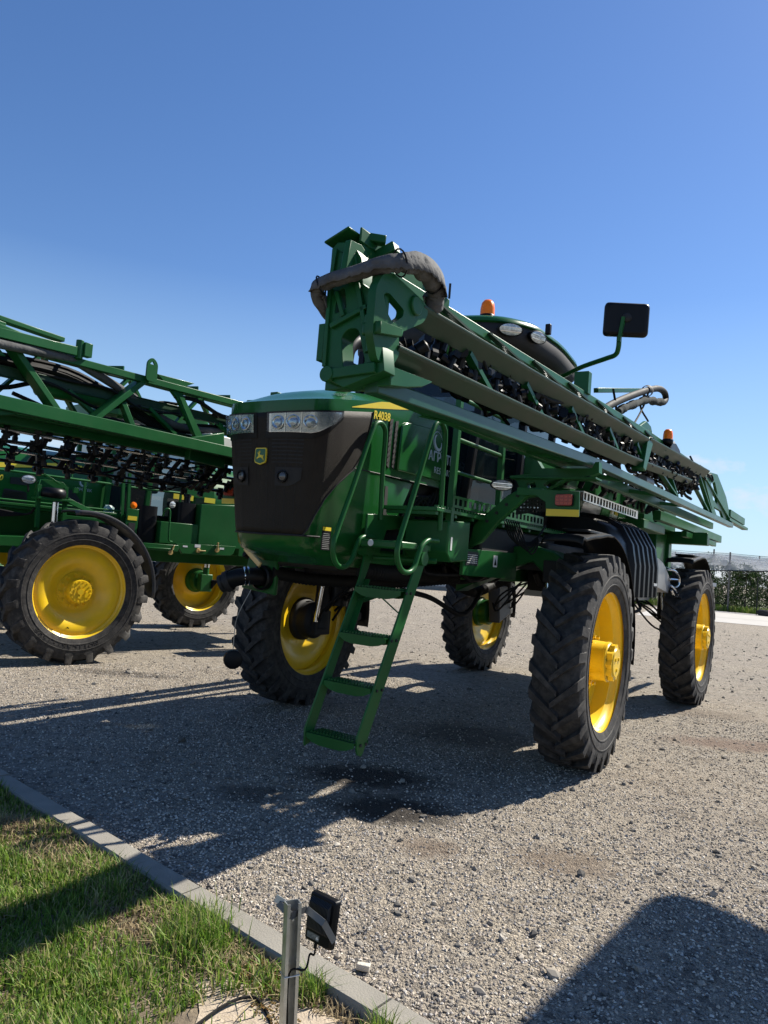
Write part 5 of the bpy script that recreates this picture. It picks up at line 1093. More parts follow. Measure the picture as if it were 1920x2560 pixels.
    for row, (z_, y_) in enumerate(((2.70, 1.745), (2.65, 1.67), (2.80, 1.72))):
        for k in range(26):
            xx = 3.45-.28*k-.09*row; o = put('nozzle', NOZ, (BLACK, BLACK, SILVERCAP)[(k+row) % 3], b, loc=(xx, yy(y_+.03), z_-.02+(3.6-xx)*.033)); o.rotation_euler = (g.uniform(-.5, .5), g.uniform(-.3, .3), g.uniform(0, 6)); o.scale = (1.25,)*3
    for k in range(24):
        xx = 3.5-.31*k; o = put('valve', VALVE, BLACK, b, loc=(xx, yy(1.73+g.uniform(-.06, .05)), 2.66+g.uniform(-.02, .09)+(3.6-xx)*.033)); o.rotation_euler = (g.uniform(-1.2, 1.2), g.uniform(-1.2, 1.2), g.uniform(0, 6))
    for k in range(12): xx = g.uniform(-3.6, 3.4); MB().beam((xx, yy(1.62), 2.62+(3.6-xx)*.03), (xx+.1, yy(1.70), 2.86+(3.6-xx)*.03), .02, .07, (0, 1, 0)).build('clamp_plate', GREEN_BOOM if k % 2 else LIGHTGREY, b)
    for xa, xb in ((-4, -2), (-2, 0), (0, 2), (2, 3.6)):
        zo = (3.6-(xa+xb)/2)*.033; hoses(b, 14, xa, xb, (1.55, 1.78), (2.58+zo, 2.86+zo), g)
    hoses(b, 10, -4, -1, (1.45, 1.75), (2.7, 3.0), g)
    for xa in (2.9, 1.6, .2, -1.2, -2.6): MB().beam((xa, yy(1.45), 2.50+(3.6-xa)*.012), (xa-.5, yy(1.72), 2.48+(3.6-xa)*.018), .04, .04).build('floor_brace', GREEN_BOOM, b)
    for xa in (-1.2, -2.4): MB().cyl((xa, yy(1.68), 2.66), (xa-.32, yy(1.68), 2.67), .055, 14).build('accumulator', simple('grey_cylinder', (.12, .12, .12), .45, var=.2) if 'grey_cylinder' not in MAT else MAT['grey_cylinder'], b)
    # wrapped hose bundle arching over the hinge
    P = spline([(3.86, 1.50, 2.76), (3.98, 1.51, 2.83), (3.985, 1.58, 2.865), (3.975, 1.70, 2.885), (3.95, 1.83, 2.915), (3.88, 1.88, 2.945), (3.76, 1.89, 2.985), (3.62, 1.88, 2.985), (3.52, 1.86, 2.955), (3.47, 1.82, 2.88)], 9)
    g2 = random.Random(3); n = 14; rows = []
    for i, p in enumerate(P):
        a = P[max(0, i-1)]; c = P[min(len(P)-1, i+1)]; t = (c-a).normalized(); e1 = t.cross(V(0, 0, 1)).normalized(); e2 = e1.cross(t)
        w_ = lerp(.036, .060, min(1, max(0, (i-30)/30)))*(.85 if i in (0, len(P)-1) else 1)*(.82 if i in (14, 15, 45, 46, 68, 69) else 1)
        rows.append([p+(e1*math.cos(2*math.pi*k/n)*.80+e2*math.sin(2*math.pi*k/n)*.95)*w_*(1+.13*g2.uniform(-1, 1)+.06*math.sin(i*.9+k*1.3)) for k in range(n)])
    m = MB(); m.grid(rows, closed=True); m.add(rows[0], [tuple(range(n))]); m.add(rows[-1], [tuple(range(n))])
    wr = m.build('wrapped_hose', CANVAS, b, smooth=70)
    md = wr.modifiers.new('s', 'SUBSURF'); md.levels = md.render_levels = 1
    fl0, fl1 = [], []
    for i, p in enumerate(P):
        if i < 3: continue
        a = P[max(0, i-1)]; c = P[min(len(P)-1, i+1)]; t = (c-a).normalized(); e1 = t.cross(V(0, 0, 1)).normalized(); e2 = e1.cross(t); w_ = lerp(.036, .060, min(1, max(0, (i-30)/30)))
        o_ = e1 if (p+e1-V(6.5, 3.6, 1.7)).length < (p-e1-V(6.5, 3.6, 1.7)).length else -e1
        fl0.append(p+o_*w_*.62+e2*w_*.75); fl1.append(p+o_*(w_*.95+g2.uniform(0, .006))-e2*w_*(.55+g2.uniform(0, .35)))
    fo = MB().grid([fl0, [a_.lerp(b_2, .5)+V(g2.uniform(-.004, .004), 0, g2.uniform(-.004, .004)) for a_, b_2 in zip(fl0, fl1)], fl1]).build('sleeve_flap', CANVAS, b, smooth=50); fo.modifiers.new('t', 'SOLIDIFY').thickness = .004
    for i in (14, 45, 68):
        p = P[i]; t = (P[i+1]-P[i-1]).normalized(); e1 = t.cross(V(0, 0, 1)).normalized(); e2 = e1.cross(t)
        MB().tube([p+(e1*math.cos(2*math.pi*k/16)+e2*1.35*math.sin(2*math.pi*k/16))*(.034 if i < 30 else .044) for k in range(16)], .004, 5, closed=True).build('cable_tie', BLACK, b)
    for k, (x, y, z) in enumerate(((3.30, 1.70, 3.10), (3.22, 1.70, 3.09), (3.12, 1.71, 3.09))): MB().cyl((x, y, z-.02), (x, y, z+.06), .007, 6).build('stud', BLACK_MATT, b)
    # hose loop, bar and beacon at the rear of the boom
    MB().tube(spline([(-.10, 1.60, 3.17), (-.35, 1.60, 3.27), (-.80, 1.60, 3.43), (-1.5, 1.60, 3.66), (-2.0, 1.60, 3.80), (-2.30, 1.60, 3.83), (-2.40, 1.60, 3.78), (-2.30, 1.60, 3.71), (-2.15, 1.60, 3.69)], 6), .036, 12).build('hose_loop', HOSE, b, smooth=60)
    MB().tube(spline([(-2.2, 1.60, 3.69), (-1.9, 1.60, 3.63), (-1.55, 1.60, 3.57), (-1.1, 1.60, 3.43), (-.7, 1.60, 3.30), (-.5, 1.60, 3.22)], 7), [.040+.006*math.sin(i*.9)+.004*math.sin(i*2.3) for i in range(36)], 12).build('hose_sleeve', simple('grey_sleeve', (.03, .036, .036), .9, spec=.15, var=.25, vscale=12, bump=.4, bscale=40), b, smooth=60)
    for pts in ([(-1.65, 1.60, 3.74), (-1.45, 1.60, 3.5), (-1.0, 1.62, 3.2), (-.8, 1.62, 3.15)], [(-1.5, 1.6, 3.66), (-1.3, 1.6, 3.45), (-1.65, 1.6, 3.36)], [(-.3, 1.6, 3.4), (-.35, 1.62, 3.25), (-.4, 1.62, 3.15)]):
        MB().tube(spline(pts, 5), .011, 6).build('strap', HOSE, b)
    MB().lathe([(.055, 0), (.062, .02), (.062, .06), (.055, .08)], c=(-1.5, 1.6, 3.65), axis=(-.9, 0, .35), n=16).build('hose_clamp', BLACK_MATT, b)
    MB().beam((-1.05, 1.20, 3.58), (-3.1, 1.22, 4.06), .05, .05).build('support_bar', GREEN_BOOM, b, bevel=.004)
    MB().prism([(-.60, 3.10), (-.95, 3.14), (-1.35, 3.30), (-1.55, 3.28), (-1.75, 3.12), (-1.2, 3.0)], 'XZ', 1.62, 1.66).build('rear_bracket', GREEN_BOOM, b, bevel=.006)
    MB().bb(.78, .70, 1.60, 1.72, 3.10, 3.28).build('rail_bracket', GREEN_BOOM, b, bevel=.004)
    m = MB(); m.prism([(-1.85, 3.06), (-1.95, 3.17), (-2.15, 3.20), (-2.35, 3.16), (-2.55, 3.05)], 'XZ', 1.70, 1.80); m.build('beacon_mount', BLACK, b, bevel=.01)
    beacon(b, (-1.94, 1.75, 3.155), .95)
    MB().beam((-2.1, 1.72, 3.05), (-2.45, 1.72, 3.20), .012, .16).build('side_plate', LIGHTGREY, b)
    hoses(b, 8, -4.6, -3.8, (1.62, 1.78), (3.05, 3.25), g, (.008, .014))
    return b
boom(1); boom(-1)
# ------------------------------------------------------------------ second sprayer, to the left behind
S2 = frame_root('crop_sprayer', R(45), (-3.9, 9.66), 1.75)
tag(S2, 'second green crop sprayer with flat yellow wheel discs, parked behind at the left edge', 'crop sprayer')
WB2 = 3.87
w2 = {}
for x in (0, -WB2):
    for s in (1, -1):
        w2[x, s] = wheel(S2, (x, s*1.75, TR), s, 2, 0, spin=.35+x+s, nb=12)
        m = MB(); y0 = s*1.75; yi = lambda d: y0-s*d
        m.lathe([(.24, 0), (.24, .06), (.20, .10), (.20, .26), (.0, .26)], c=(x, yi(.0), TR), axis=(0, -s, 0), n=28)
        m.box((x, yi(.34), TR-.03), (.26, .14, .34)); m.cyl((x, yi(.35), TR+.1), (x, yi(.35), TR+.48), .06, 14); m.cyl((x, yi(.35), TR+.42), (x, yi(.35), 1.62), .05, 14)
        lg = m.build('wheel_leg', GREEN, S2, bevel=.015)
        for k in range(4):
            MB().tube(spline([(x-.1, yi(.42), TR+.02-.05*k), (x-.25, yi(.50), TR+.04+.02*k), (x-.5, yi(.6), TR+.22+.03*k), (x-.75, yi(.75), TR+.34+.04*k)], 5), .022, 8).build('hose', HOSE, lg)
        MB().cyl((x+.0, yi(.35), TR+.27), (x, yi(.35), TR+.36), .066, 14).build('leg_collar', CHROME, lg)
tyre_text(w2[0, 1], 'AGRI-TRACTION', 1, .705, 0, .085)
lt = [o for o in w2[0, 1].children if o.name.startswith('sidewall_letter')]
sp_ = w2[0, 1].rotation_euler.y
m = MB()
for s in (-1, 1): m.beam((2.6, s*.42, 1.45), (-5.4, s*.42, 1.45), .12, .26)
for x in (0, -WB2): m.beam((x, -1.5, 1.62), (x, 1.5, 1.62), .16, .16)
m.bb(2.4, -1.0, -.38, .38, 1.5, 2.0); m.bb(-1.2, -5, -.8, .8, 1.6, 1.75)
m.build('chassis_frame', GREEN, S2, bevel=.01)
MB().prism([(-.3, 1.45), (-.3, 1.78), (-.62, 1.62), (1.6, 1.52), (1.6, 1.40)], 'XZ', .9, 1.0).build('axle_arm', GREEN, S2, bevel=.01)
# hood
def hsec(x):
    k = float(np.interp(x, [-.75, 0, 1.2, 2.0, 2.4], [0, -.01, -.05, -.12, -.30])); w_ = float(np.interp(x, [-.75, 1.2, 2.1, 2.4], [.52, .51, .46, .34]))
    return [V(x, y*w_/.52, z+(k if z > 2.3 else 0)) for y, z in ((-.52, 1.98), (-.525, 2.3), (-.51, 2.62), (-.45, 2.76), (-.30, 2.83), (0, 2.86), (.30, 2.83), (.45, 2.76), (.51, 2.62), (.525, 2.3), (.52, 1.98))]
m = MB(); m.grid([hsec(x) for x in (-.76, -.4, 0, .5, 1.0, 1.5, 2.0, 2.3, 2.4)]); m.add(hsec(2.4), [tuple(range(11))]); m.add(hsec(-.76), [tuple(range(11))])
h2 = m.build('hood', GREEN_HOOD, S2, smooth=40)
MB().add([V(1.6, .53, 2.44), V(.7, .535, 2.475), V(-.1, .535, 2.575), V(-.68, .537, 2.60), V(-.66, .53, 2.66), V(-.1, .53, 2.645), V(.7, .53, 2.54), V(1.6, .525, 2.49)], [(0, 1, 6, 7), (1, 2, 5, 6), (2, 3, 4, 5)]).build('yellow_stripe', YELLOW_DECAL, h2, smooth=0)
text('maker_name', 'JOHN DEERE', .072, (-.215, .5375, 2.593), (-1, 0, .06), (0, 0, 1), BLACK_MATT, h2, .001, bold=.001)
text('model_number', '30', .105, (.735, .531, 2.30), (-1, 0, .05), (0, 0, 1), YELLOW_DECAL, h2, .0015, shear=.15, bold=.003)
text('dealer_name', 'АГРОТЕК', .058, (-.345, .531, 2.285), (-1, 0, -.0), (0, 0, 1), GREYPRINT, h2, .001)
swirl((-.47, 2.405), .55, .55, h2, .5315)
MB().prism([(.53, 2.27), (.53, 2.36), (.30, 2.385), (.26, 2.34), (.30, 2.27)], 'XZ', .50, .532).build('air_intake', BLACK_MATT, h2)
MB().prism(rpoly([(.62, 2.00), (.60, 2.20), (.30, 2.18), (.28, 2.00)], .03, 3), 'XZ', .50, .530).build('louvre_panel', BLACK_MATT, h2)
for k in range(6): MB().bb(.59, .31, .531, .545, 2.02+.028*k, 2.030+.028*k).build('louvre', GRILLE, h2)
MB().prism(rpoly([(-.10, 1.98), (-.10, 2.22), (-.32, 2.30), (-.46, 2.14), (-.46, 1.98)], .06, 4), 'XZ', .50, .531).build('side_opening', BLACK_MATT, h2)
# cab
m = MB()
for s in (-1, 1):
    for x, y in ((-.80, .60), (-1.35, .78), (-2.15, .74)): m.beam((x, s*y, 1.95), (x-.05, s*(y+.05), 3.5), .07, .07, (1, 0, 0))
    m.beam((-.8, s*.62, 1.98), (-2.15, s*.76, 1.98), .06, .12)
m.bb(-.75, -2.2, -.72, .72, 1.85, 1.95); m.prism(rpoly([(-.60, -.85), (-.60, .85), (-2.3, .88), (-2.3, -.88)], .15, 4), 'XY', 3.45, 3.68)
c2_ = m.build('cab', GREEN, S2, bevel=.01)
for s in (-1, 1):
    for a, b in (((-.80, .61), (-1.35, .79)), ((-1.35, .79), (-2.15, .75))): MB().add([V(a[0], s*a[1], 2.0), V(b[0], s*b[1], 2.0), V(b[0]-.05, s*(b[1]+.05), 3.45), V(a[0]-.05, s*(a[1]+.05), 3.45)], [(0, 1, 2, 3)]).build('window_pane', CABGLASS, c2_, smooth=0)
m = MB(); m.bb(-1.2, -1.7, -.3, .3, 1.95, 2.5); m.bb(-1.65, -1.8, -.3, .3, 2.4, 3.1); m.build('driver_seat', BLACK_MATT, c2_, bevel=.03)
MB().bb(-1.05, -1.6, -.6, .55, 1.96, 2.05).build('cab_floor_box', BLACK_MATT, c2_)
# platform, rails
m = MB(); m.bb(2.2, -.98, .55, 1.02, 1.93, 1.96); m.bb(2.2, -.98, 1.0, 1.03, 1.965, 2.0); m.bb(.0, -1.0, .9, 1.05, 1.84, 1.90)
p2_ = m.build('platform', GREEN, S2, bevel=.005)
m = MB(); m.tube([(2.2, 1.0, 2.40), (.8, 1.0, 2.41), (-.90, 1.0, 2.41)], .018, 8); m.tube([(2.2, 1.0, 2.03), (-.92, 1.0, 2.035)], .014, 8); m.tube([(-.97, 1.02, 2.40), (-1.78, 1.02, 2.41)], .018, 8)
for x in (-.88, -.97): m.beam((x, 1.02, 1.85), (x+.04, 1.02, 2.60), .04, .04, (1, 0, 0))
for x in (-.30, 1.2, -1.80): m.beam((x, 1.0, 1.95), (x, 1.0, 2.41), .03, .03, (1, 0, 0))
m.tube([(-.14, .9, 2.42), (-.16, .9, 2.62)], .012, 6)
m.build('platform_railing', GREEN, S2, smooth=50)
# front-left suspension tower
m = MB(); m.prism(rpoly([(.46, 2.12), (.44, 2.30), (.36, 2.345), (.10, 2.33), (.03, 2.26), (.02, 2.12)], .03, 3), 'XZ', 1.22, 1.26); m.beam((.43, 1.3, 2.26), (.40, 1.3, 1.70), .05, .05, (1, 0, 0)); m.beam((.08, 1.3, 2.26), (.06, 1.3, 1.75), .05, .05, (1, 0, 0)); m.bb(.46, .02, 1.16, 1.42, 2.075, 2.10); m.beam((.06, 1.32, 2.10), (-.45, 1.2, 1.93), .05, .06); m.bb(.01, -.05, 1.36, 1.40, 2.2, 2.27); m.beam((.40, 1.28, 2.42), (.15, 1.28, 2.30), .02, .02)
tw = m.build('suspension_tower', GREEN, S2, bevel=.006)
MB().lathe([(.14, 0), (.165, .02), (.17, .06), (.155, .11), (.12, .13)], c=(.24, 1.3, 2.105), axis=(0, 0, 1), n=24).build('air_bellow', BLACK, tw, smooth=60)
MB().cyl((.20, 1.34, 1.60), (.21, 1.34, 2.05), .045, 18).build('suspension_rod', CHROME, tw)
MB().tube(spline([(.42, 1.3, 2.33), (.44, 1.32, 2.2), (.42, 1.33, 2.05)], 4), .008, 6).build('brake_line', GREEN, tw)
o = oval_lamp(S2, (.56, 1.28, 2.31), (.1, 1, 0), .085, .055); oval_lamp(S2, (-1.50, 1.30, 2.20), (-.25, 1, -.1), .06, .05)
MB().cyl((.54, 1.26, 2.15), (.55, 1.26, 2.25), .014, 8).build('lamp_stalk', BLACK, S2)
for k in range(6): MB().tube(spline([(1.4, .9, 1.75+.03*k), (.9, 1.05, 1.80+.02*k), (.5, 1.15, 1.86), (.45, 1.3, 1.95)], 5), .014, 6).build('hose', HOSE, S2)
# fender behind the front-left wheel
m = MB(); rows = []
for d, k in ((1.48, -.03), (1.50, .0), (1.9, .0), (1.93, -.012), (1.94, -.06)):
    rows.append([V((1.04+k)*math.cos(a), d, (1.04+k)*math.sin(a)+.93) for a in [lerp(R(80), R(184), i/20) for i in range(21)]])
m.grid(rows); f2 = m.build('fender', simple('grey_black_plastic', (.035, .037, .042), .45, var=.15), S2, smooth=50); f2.modifiers.new('t', 'SOLIDIFY').thickness = .012
# left side cabinets
m = MB(); m.grid([[V(x, y, z) for x, y in rpoly([(-1.04, .85), (-1.04, 1.20), (-1.35, 1.22), (-1.37, .85)], .09, 4)] for z in (1.60, 1.64, 2.10, 2.15)], closed=True); m.f.append(tuple(range(len(m.v)-24, len(m.v)))); m.build('black_tank', BLACK, S2, smooth=45, bevel=.0)
m = MB(); m.bb(-.86, -1.04, 1.17, 1.20, 1.55, 2.08); bk = m.build('lamp_bracket', GREEN, S2, bevel=.004)
MB().bb(-.88, -1.02, 1.201, 1.204, 1.915, 1.975).build('yellow_reflector', YELLOW_DECAL, bk); MB().lathe([(.05, 0), (.046, .02), (.0, .03)], c=(-.94, 1.22, 2.13), axis=(.1, 1, 0), n=18).build('marker_lamp', ORANGE, bk); MB().bb(-.90, -1.0, 1.202, 1.206, 1.66, 1.88).build('vent_slot', BLACK_MATT, bk)
m = MB(); m.bb(-1.36, -2.0, .9, 1.28, 1.62, 1.94); cb1 = m.build('side_cabinet', GREEN, S2, bevel=.008)
m = MB(); m.prism([(-2.0, 1.62), (-2.0, 2.26), (-2.7, 2.31), (-2.78, 1.62)], 'XZ', .8, 1.30); m.build('side_cabinet', GREEN, S2, bevel=.008)
m = MB(); m.prism([(-2.78, 1.5), (-2.78, 2.2), (-4.4, 2.2), (-4.4, 1.6)], 'XZ', .8, 1.25); m.build('side_cabinet', GREEN, S2, bevel=.01)
m = MB(); m.prism([(-1.58, 1.635), (-2.64, 1.655), (-2.60, 1.535), (-2.55, 1.50), (-1.70, 1.485)], 'XZ', 1.34, 1.38); vp = m.build('valve_panel', GREEN, S2, bevel=.006)
for (x, z, a) in ((-1.96, 1.55, 90), (-2.29, 1.575, 0), (-1.50, 1.49, 20)):
    m = MB(); d = V(-math.sin(R(a)), 0, math.cos(R(a))); m.cyl((x, 1.38, z), (x, 1.405, z), .036, 16); m.beam(V(x, 1.40, z), V(x, 1.40, z)+d*.12, .016, .034, (0, 1, 0)); m.build('valve_handle', TAN, vp, bevel=.004)
for x0, x1, z0, z1 in ((-1.70, -1.78, 1.585, 1.61), (-1.90, -2.0, 1.595, 1.64), (-2.34, -2.42, 1.59, 1.62)): MB().bb(x0, x1, 1.381, 1.3825, z0, z1).build('label', WHITE, vp)
m = MB(); m.bb(-1.06, -1.62, 1.2, 1.40, 1.585, 1.605); m.bb(-1.06, -1.62, 1.38, 1.40, 1.51, 1.60); m.bb(-1.12, -1.55, 1.40, 1.41, 1.53, 1.55); m.build('side_step', GREEN, S2, bevel=.006)
rail('grab_handle', [(-1.36, 1.32, 2.02), (-1.36, 1.36, 2.10), (-1.40, 1.37, 2.13), (-1.44, 1.37, 2.10), (-1.45, 1.37, 1.95), (-1.46, 1.37, 1.72), (-1.48, 1.36, 1.66), (-1.54, 1.33, 1.65)], .014, S2)
m = MB(); m.grid([[V(x, y, z) for x, y in rpoly([(-1.68, .85), (-1.68, 1.2), (-1.98, 1.2), (-1.98, .85)], .05, 3)] for z in (1.95, 2.26)], closed=True); m.cyl((-1.86, 1.1, 2.26), (-1.86, 1.1, 2.36), .05, 14); m.cyl((-1.86, 1.1, 2.36), (-1.86, 1.1, 2.40), .06, 14); m.build('wash_tank', BLACK, S2, smooth=40)
MB().prism(rpoly([(-1.98, 2.38), (-2.0, 2.72), (-2.3, 2.75), (-2.46, 2.62), (-2.5, 2.38)], .05, 3), 'XZ', .80, .86).build('tank_panel', GREEN, S2, bevel=.006)
MB().bb(-1.75, -2.1, .87, .875, 2.32, 2.40).build('yellow_stripe', YELLOW_DECAL, S2); MB().bb(-2.3, -2.5, .87, .875, 2.32, 2.40).build('yellow_stripe', YELLOW_DECAL, S2)
m = MB(); m.grid([[V(x, y, z) for y, z in rpoly([(-.8, 2.0), (.8, 2.0), (.85, 2.5), (.5, 2.95), (-.5, 2.95), (-.85, 2.5)], .2, 4)] for x in (-2.5, -4.8)], closed=True); m.add([V(-2.5, y, z) for y, z in rpoly([(-.8, 2.0), (.8, 2.0), (.85, 2.5), (.5, 2.95), (-.5, 2.95), (-.85, 2.5)], .2, 4)], [tuple(range(30))]); m.build('spray_tank', GREEN, S2, smooth=45)
bag = blob('plastic_bag', (0, 0, 0), .075, simple('green_white_plastic', (.30, .42, .38), .5, var=.4, vscale=30), None, 2, .22, (1.1, .8, 1.0), 5)
tag(bag, 'crumpled pale green plastic bag on the platform of the left sprayer', 'bag')
F2, L2 = V(-math.sin(R(45)), -math.cos(R(45)), 0), V(math.cos(R(45)), -math.sin(R(45)), 0)
bag.location = S2.location+F2*-.74+L2*.86+V(0, 0, 2.035)
# ------------------------------------------------------------------ things further back
w = wheel(None, (-6.35, 17.0, TR), 1, 2, math.atan2(-math.cos(R(45)), -math.sin(R(45))), detail=False)
w.name = 'tractor_wheel'; tag(w, 'dark tractor wheel standing behind the fender of the left sprayer', 'wheel')
# white van far behind
vn = empty('white_van', (-8.3, 26.5, 0), R(28)); tag(vn, 'white van far behind, glimpsed under the left sprayer', 'van')
m = MB(); m.prism(rpoly([(-2.4, .35), (-2.4, 1.9), (-2.2, 2.1), (.9, 2.1), (1.5, 1.35), (2.3, 1.15), (2.4, .35)], .12, 3), 'XZ', -.95, .95); m.build('body', LIGHTGREY, vn, bevel=.05)
for s in (-1, 1):
    MB().prism([(1.30, 1.40), (.85, 1.95), (.15, 1.95), (.15, 1.40)], 'XZ', s*.945, s*.955).build('side_window', BLACK, vn)
    for x in (-1.5, 1.5):
        MB().lathe([(.20, .0), (.33, .0), (.34, .03), (.34, .2), (.2, .22)], c=(x, s*.76, .34), axis=(0, s, 0), n=22).build('wheel', RUBBER, vn)
MB().add([V(1.52, -.8, 1.36), V(1.52, .8, 1.36), V(.95, .8, 2.05), V(.95, -.8, 2.05)], [(0, 1, 2, 3)]).build('windscreen', BLACK, vn, smooth=0)
# pale corrugated shed
sh = empty('corrugated_shed', (-2.5, 43.2, 0), R(12)); tag(sh, 'low pale corrugated metal shed far behind, seen under the near sprayer', 'shed')
m = MB(); n = 260; rows = []
for z in (.22, 2.3): rows.append([V(9.0*k/n, -.03*math.sin(2*math.pi*k/6.5), z) for k in range(n+1)])
m.grid(rows); m.build('corrugated_wall', simple('pale_metal_sheet', (.60, .57, .52), .5, var=.08, dust=.2), sh, smooth=60)
m = MB(); m.bb(-.1, 9.1, .05, 5, 0, 2.28); m.build('wall', LIGHTGREY, sh); MB().bb(-.1, 9.1, -.05, .049, 0, .215).build('plinth', CONCRETE, sh)
MB().prism([(-.3, 2.3), (5.2, 2.3), (2.45, 2.75)], 'YZ', -.3, 9.3).build('roof', simple('roof_sheet', (.35, .34, .33), .5), sh)
# concrete road
sheet('concrete_road', [V(11.6, 33.3, .012), V(46, 27.0, .012), V(58, 36.5, .012), V(18.5, 46.6, .012), V(16, 43, .012)], ROADC)
sheet('road_joint', [V(14.2, 38.0, .016), V(48, 31.6, .016), V(48, 31.72, .016), V(14.2, 38.12, .016)], CONCRETE)
VERGE = simple('grass_verge', (.085, .10, .04), .95, var=.4, vscale=4, dust=.4, dustcol=(.2, .17, .09), bump=.8, bscale=30)
sheet('grass_verge', [V(14.5, 47.6, .008), V(62, 36.0, .008), V(90, 70, .008), V(10, 100, .008)], VERGE)
vp_ = []
gq = np.random.default_rng(8); nn = 9000; tt = gq.random(nn); ww = gq.random(nn)**1.5*2.6
vx = 15.5+tt*20+ww*.2; vy = 47.5-tt*20*.24+ww
tag(blades('verge_grass', np.stack([vx, vy, np.zeros(nn)], 1), gq.uniform(.12, .55, nn), GRASS_M, 55, (.008, .02), .3), kind='stuff', label='tall verge grass below the orchard net', cat='grass')
# orchard trees in rows: slender leaders with leafy crowns
def tree_meshes(seed):
    g = random.Random(seed); H = g.uniform(2.6, 3.1); tr = MB(); P = [V(g.uniform(-.05, .05), g.uniform(-.05, .05), H*k/6) for k in range(7)]; tr.tube(spline(P, 3), [lerp(.045, .010, k/18) for k in range(19)], 7)
    lv = MB()
    for b in range(30):
        z = g.uniform(.22, H*.95); a = g.uniform(0, 6.283); ln = (.95-.55*(z/H))*g.uniform(.55, 1.1); p0 = V(0, 0, z); p1 = V(math.cos(a)*ln, math.sin(a)*ln, z+ln*g.uniform(.05, .5)); tr.tube([p0, p0.lerp(p1, .5)+V(0, 0, -.03), p1], [.014, .010, .004], 5)
        for k in range(60):
            t = g.uniform(.15, 1.1); c = p0.lerp(p1, t)+V(g.gauss(0, .11), g.gauss(0, .11), g.gauss(0, .10)); d = V(g.uniform(-1, 1), g.uniform(-1, 1), g.uniform(-1, .6)).normalized(); e = d.orthogonal().normalized(); e = (e*math.cos(k)+d.cross(e)*math.sin(k)); L0 = g.uniform(.07, .14)
            lv.add([c, c+d*L0*.5+e*L0*.28, c+d*L0, c+d*L0*.5-e*L0*.28], [(0, 1, 2, 3)])
    return tr.mesh('trunk', 60), lv.mesh('crown', 0)
TM = [tree_meshes(100+k) for k in range(4)]
g = random.Random(12); cnt = 0
ROWL = ['slender leafy fruit tree in the front row under the orchard net', 'leafy fruit tree in the second orchard row under the net', 'leafy fruit tree in the third orchard row under the net', 'leafy fruit tree in the fourth orchard row under the net']
def tree(x, y, sc_, v):
    r_ = empty('fruit_tree', (x, y, 0), g.uniform(0, 6)); tag(r_, ROWL[row], 'tree', ('front', 'second', 'third', 'fourth')[row]+' row of fruit trees')
    r_.scale = (sc_, sc_, sc_*g.uniform(.92, 1.08)); put('trunk', TM[v][0], BARK, r_); put('crown', TM[v][1], LEAF, r_)
RD = V(.97, -.24, 0)
for row in range(4):
    for k in range(19):
        p = V(13.5, 50.0, 0)+RD*(1.3*k+g.uniform(-.2, .2))+V(.12, 1, 0)*(row*3.1+g.uniform(-.2, .2))
        tree(p.x, p.y, g.uniform(.75, 1.25), g.randrange(4))
# hail net: poles, wires, sagging sheet
NET, nt_, b_ = newmat('hail_net'); L_ = nt_.links.new
b_.inputs['Base Color'].default_value = (.62, .64, .66, 1); b_.inputs['Roughness'].default_value = .8
tr_ = nd(nt_, 'ShaderNodeBsdfTransparent'); mxn = nd(nt_, 'ShaderNodeMixShader'); t_ = nd(nt_, 'ShaderNodeTexCoord')
wv = nd(nt_, 'ShaderNodeTexNoise'); mpn = nd(nt_, 'ShaderNodeMapping'); mpn.inputs['Scale'].default_value = (.4, 3.0, 3.0); L_(t_.outputs['Object'], mpn.inputs[0]); L_(mpn.outputs[0], wv.inputs['Vector']); wv.inputs['Scale'].default_value = 1.0; wv.inputs['Detail'].default_value = 6
rr_ = nd(nt_, 'ShaderNodeMapRange'); rr_.inputs['From Min'].default_value = .3; rr_.inputs['From Max'].default_value = .7; rr_.inputs['To Min'].default_value = .18; rr_.inputs['To Max'].default_value = .5
L_(wv.outputs['Fac'], rr_.inputs['Value']); L_(rr_.outputs[0], mxn.inputs[0]); L_(tr_.outputs[0], mxn.inputs[1]); L_(b_.outputs[0], mxn.inputs[2]); L_(mxn.outputs[0], nt_.nodes['Material Output'].inputs[0])
net = empty('orchard_net', (0, 0, 0)); tag(net, 'pale hail net sagging between poles over the orchard behind the road', 'net')
def npos(a, b, z): p = V(12.0, 48.6, 0)+RD*a+V(.12, 1, 0)*b; return V(p.x, p.y, z)
for bay in range(5):
    rows = []
    for j in range(9):
        t = j/8; rows.append([npos(a_*.75, bay*3.1+t*3.1, 3.62-.75*math.sin(math.pi*t)-.10*math.sin(math.pi*((a_*.75) % 5)/5)+.04*math.sin(a_*1.7+j)) for a_ in range(-2, 36)])
    MB().grid(rows).build('net_sheet', NET, net, smooth=60)
rows = [[npos(a_*.75, -.06-.1*t, lerp(3.60-.12*math.sin(math.pi*((a_*.75) % 5)/5), lerp(2.35, 2.75, (a_ % 9)/9), t)) for a_ in range(-2, 36)] for t in (0, .33, .66, 1)]
MB().grid(rows).build('net_curtain', NET, net, smooth=60)
MB().tube([npos(a_*.75, -.16, lerp(2.35, 2.75, (a_ % 9)/9)) for a_ in range(-2, 36)], .035, 6).build('net_hem', BLACK_MATT, net)
for bay in range(6):
    for k in range(6):
        MB().cyl(npos(k*5.0, bay*3.1-.05, 0), npos(k*5.0, bay*3.1-.05, 3.7 if (k+bay) % 3 else 3.95), .05, 8).build('pole', WOOD, net)
    MB().tube([npos(a_, bay*3.1, 3.62-.05*math.sin(math.pi*(a_ % 5)/5)) for a_ in range(-2, 28)], .012, 5).build('wire', BLACK_MATT, net)
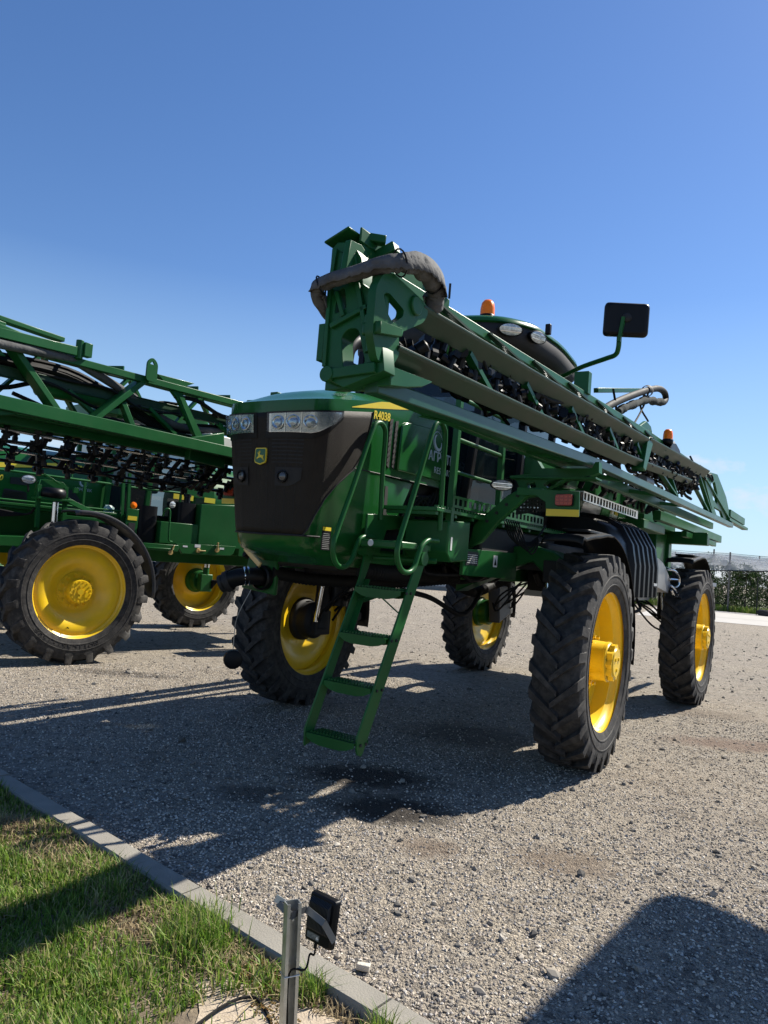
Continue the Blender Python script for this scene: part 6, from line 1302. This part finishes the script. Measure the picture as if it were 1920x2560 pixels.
fe = empty('wire_fence', (0, 0, 0)); tag(fe, 'low wire fence with thin dark posts in front of the orchard', 'fence')
for k in range(10): MB().cyl(npos(k*2.6+.8, -1.3, 0), npos(k*2.6+.8, -1.3, 2.3), .028, 7).build('post', BLACK_MATT, fe)
for z in (.5, .95, 1.45): MB().tube([npos(-1.5, -1.3, z), npos(25, -1.3, z)], .010, 5).build('wire', BLACK_MATT, fe)
MB().box(npos(8.75, -1.36, 1.6), (.3, .02, .22)).build('sign_board', LIGHTGREY, fe)
MB().lathe([(.0, 0), (.2, .01), (.2, .02), (0, .03)], c=npos(9.6, -.3, 3.0), axis=(0, -1, 0), n=20).build('bird_scarer', LIGHTGREY, net)
# tyre lying on the verge
m = MB(); m.lathe([(.28, .05), (.33, .0), (.55, .0), (.62, .06), (.62, .28), (.55, .34), (.33, .34), (.28, .29)], axis=(0, 0, 1), n=32)
for k in range(26): a = 2*math.pi*k/26; m.box((.625*math.cos(a), .625*math.sin(a), .17), (.03, .06, .2), Matrix.Rotation(a, 3, 'Z'))
o = m.build('old_tyre', RUBBER); o.location = (23.1, 43.9, .014); tag(o, 'old black tyre lying flat beside the concrete road at the right edge', 'tyre')
# unseen canopy added off to the right, outlined to cast the gravel shadow
cz = 4.5; off = V(SUN_DIR.x, SUN_DIR.y, 0)*(cz/SUN_DIR.z)
shp = [(.52, 2.62), (1.595, 4.00), (1.66, 4.065), (1.76, 4.08), (1.86, 4.01), (1.97, 3.86), (2.06, 3.70), (2.40, 3.32), (3.6, 2.2), (2.4, .6)]
cn = empty('shadow_canopy', (0, 0, 0)); tag(cn, 'added unseen canopy on posts beyond the right edge, shaped to cast the foreground shadow', 'canopy')
cpl = [(x+off.x, y+off.y) for x, y in shp]
MB().prism(cpl, 'XY', cz, cz+.16).build('shadow_canopy_roof', LIGHTGREY, cn, bevel=.01)
for x, y in ((6.6, 4.3), (5.75, 3.35)): MB().cyl((x, y, 0), (x, y, cz), .06, 12).build('shadow_canopy_post', STEEL, cn)
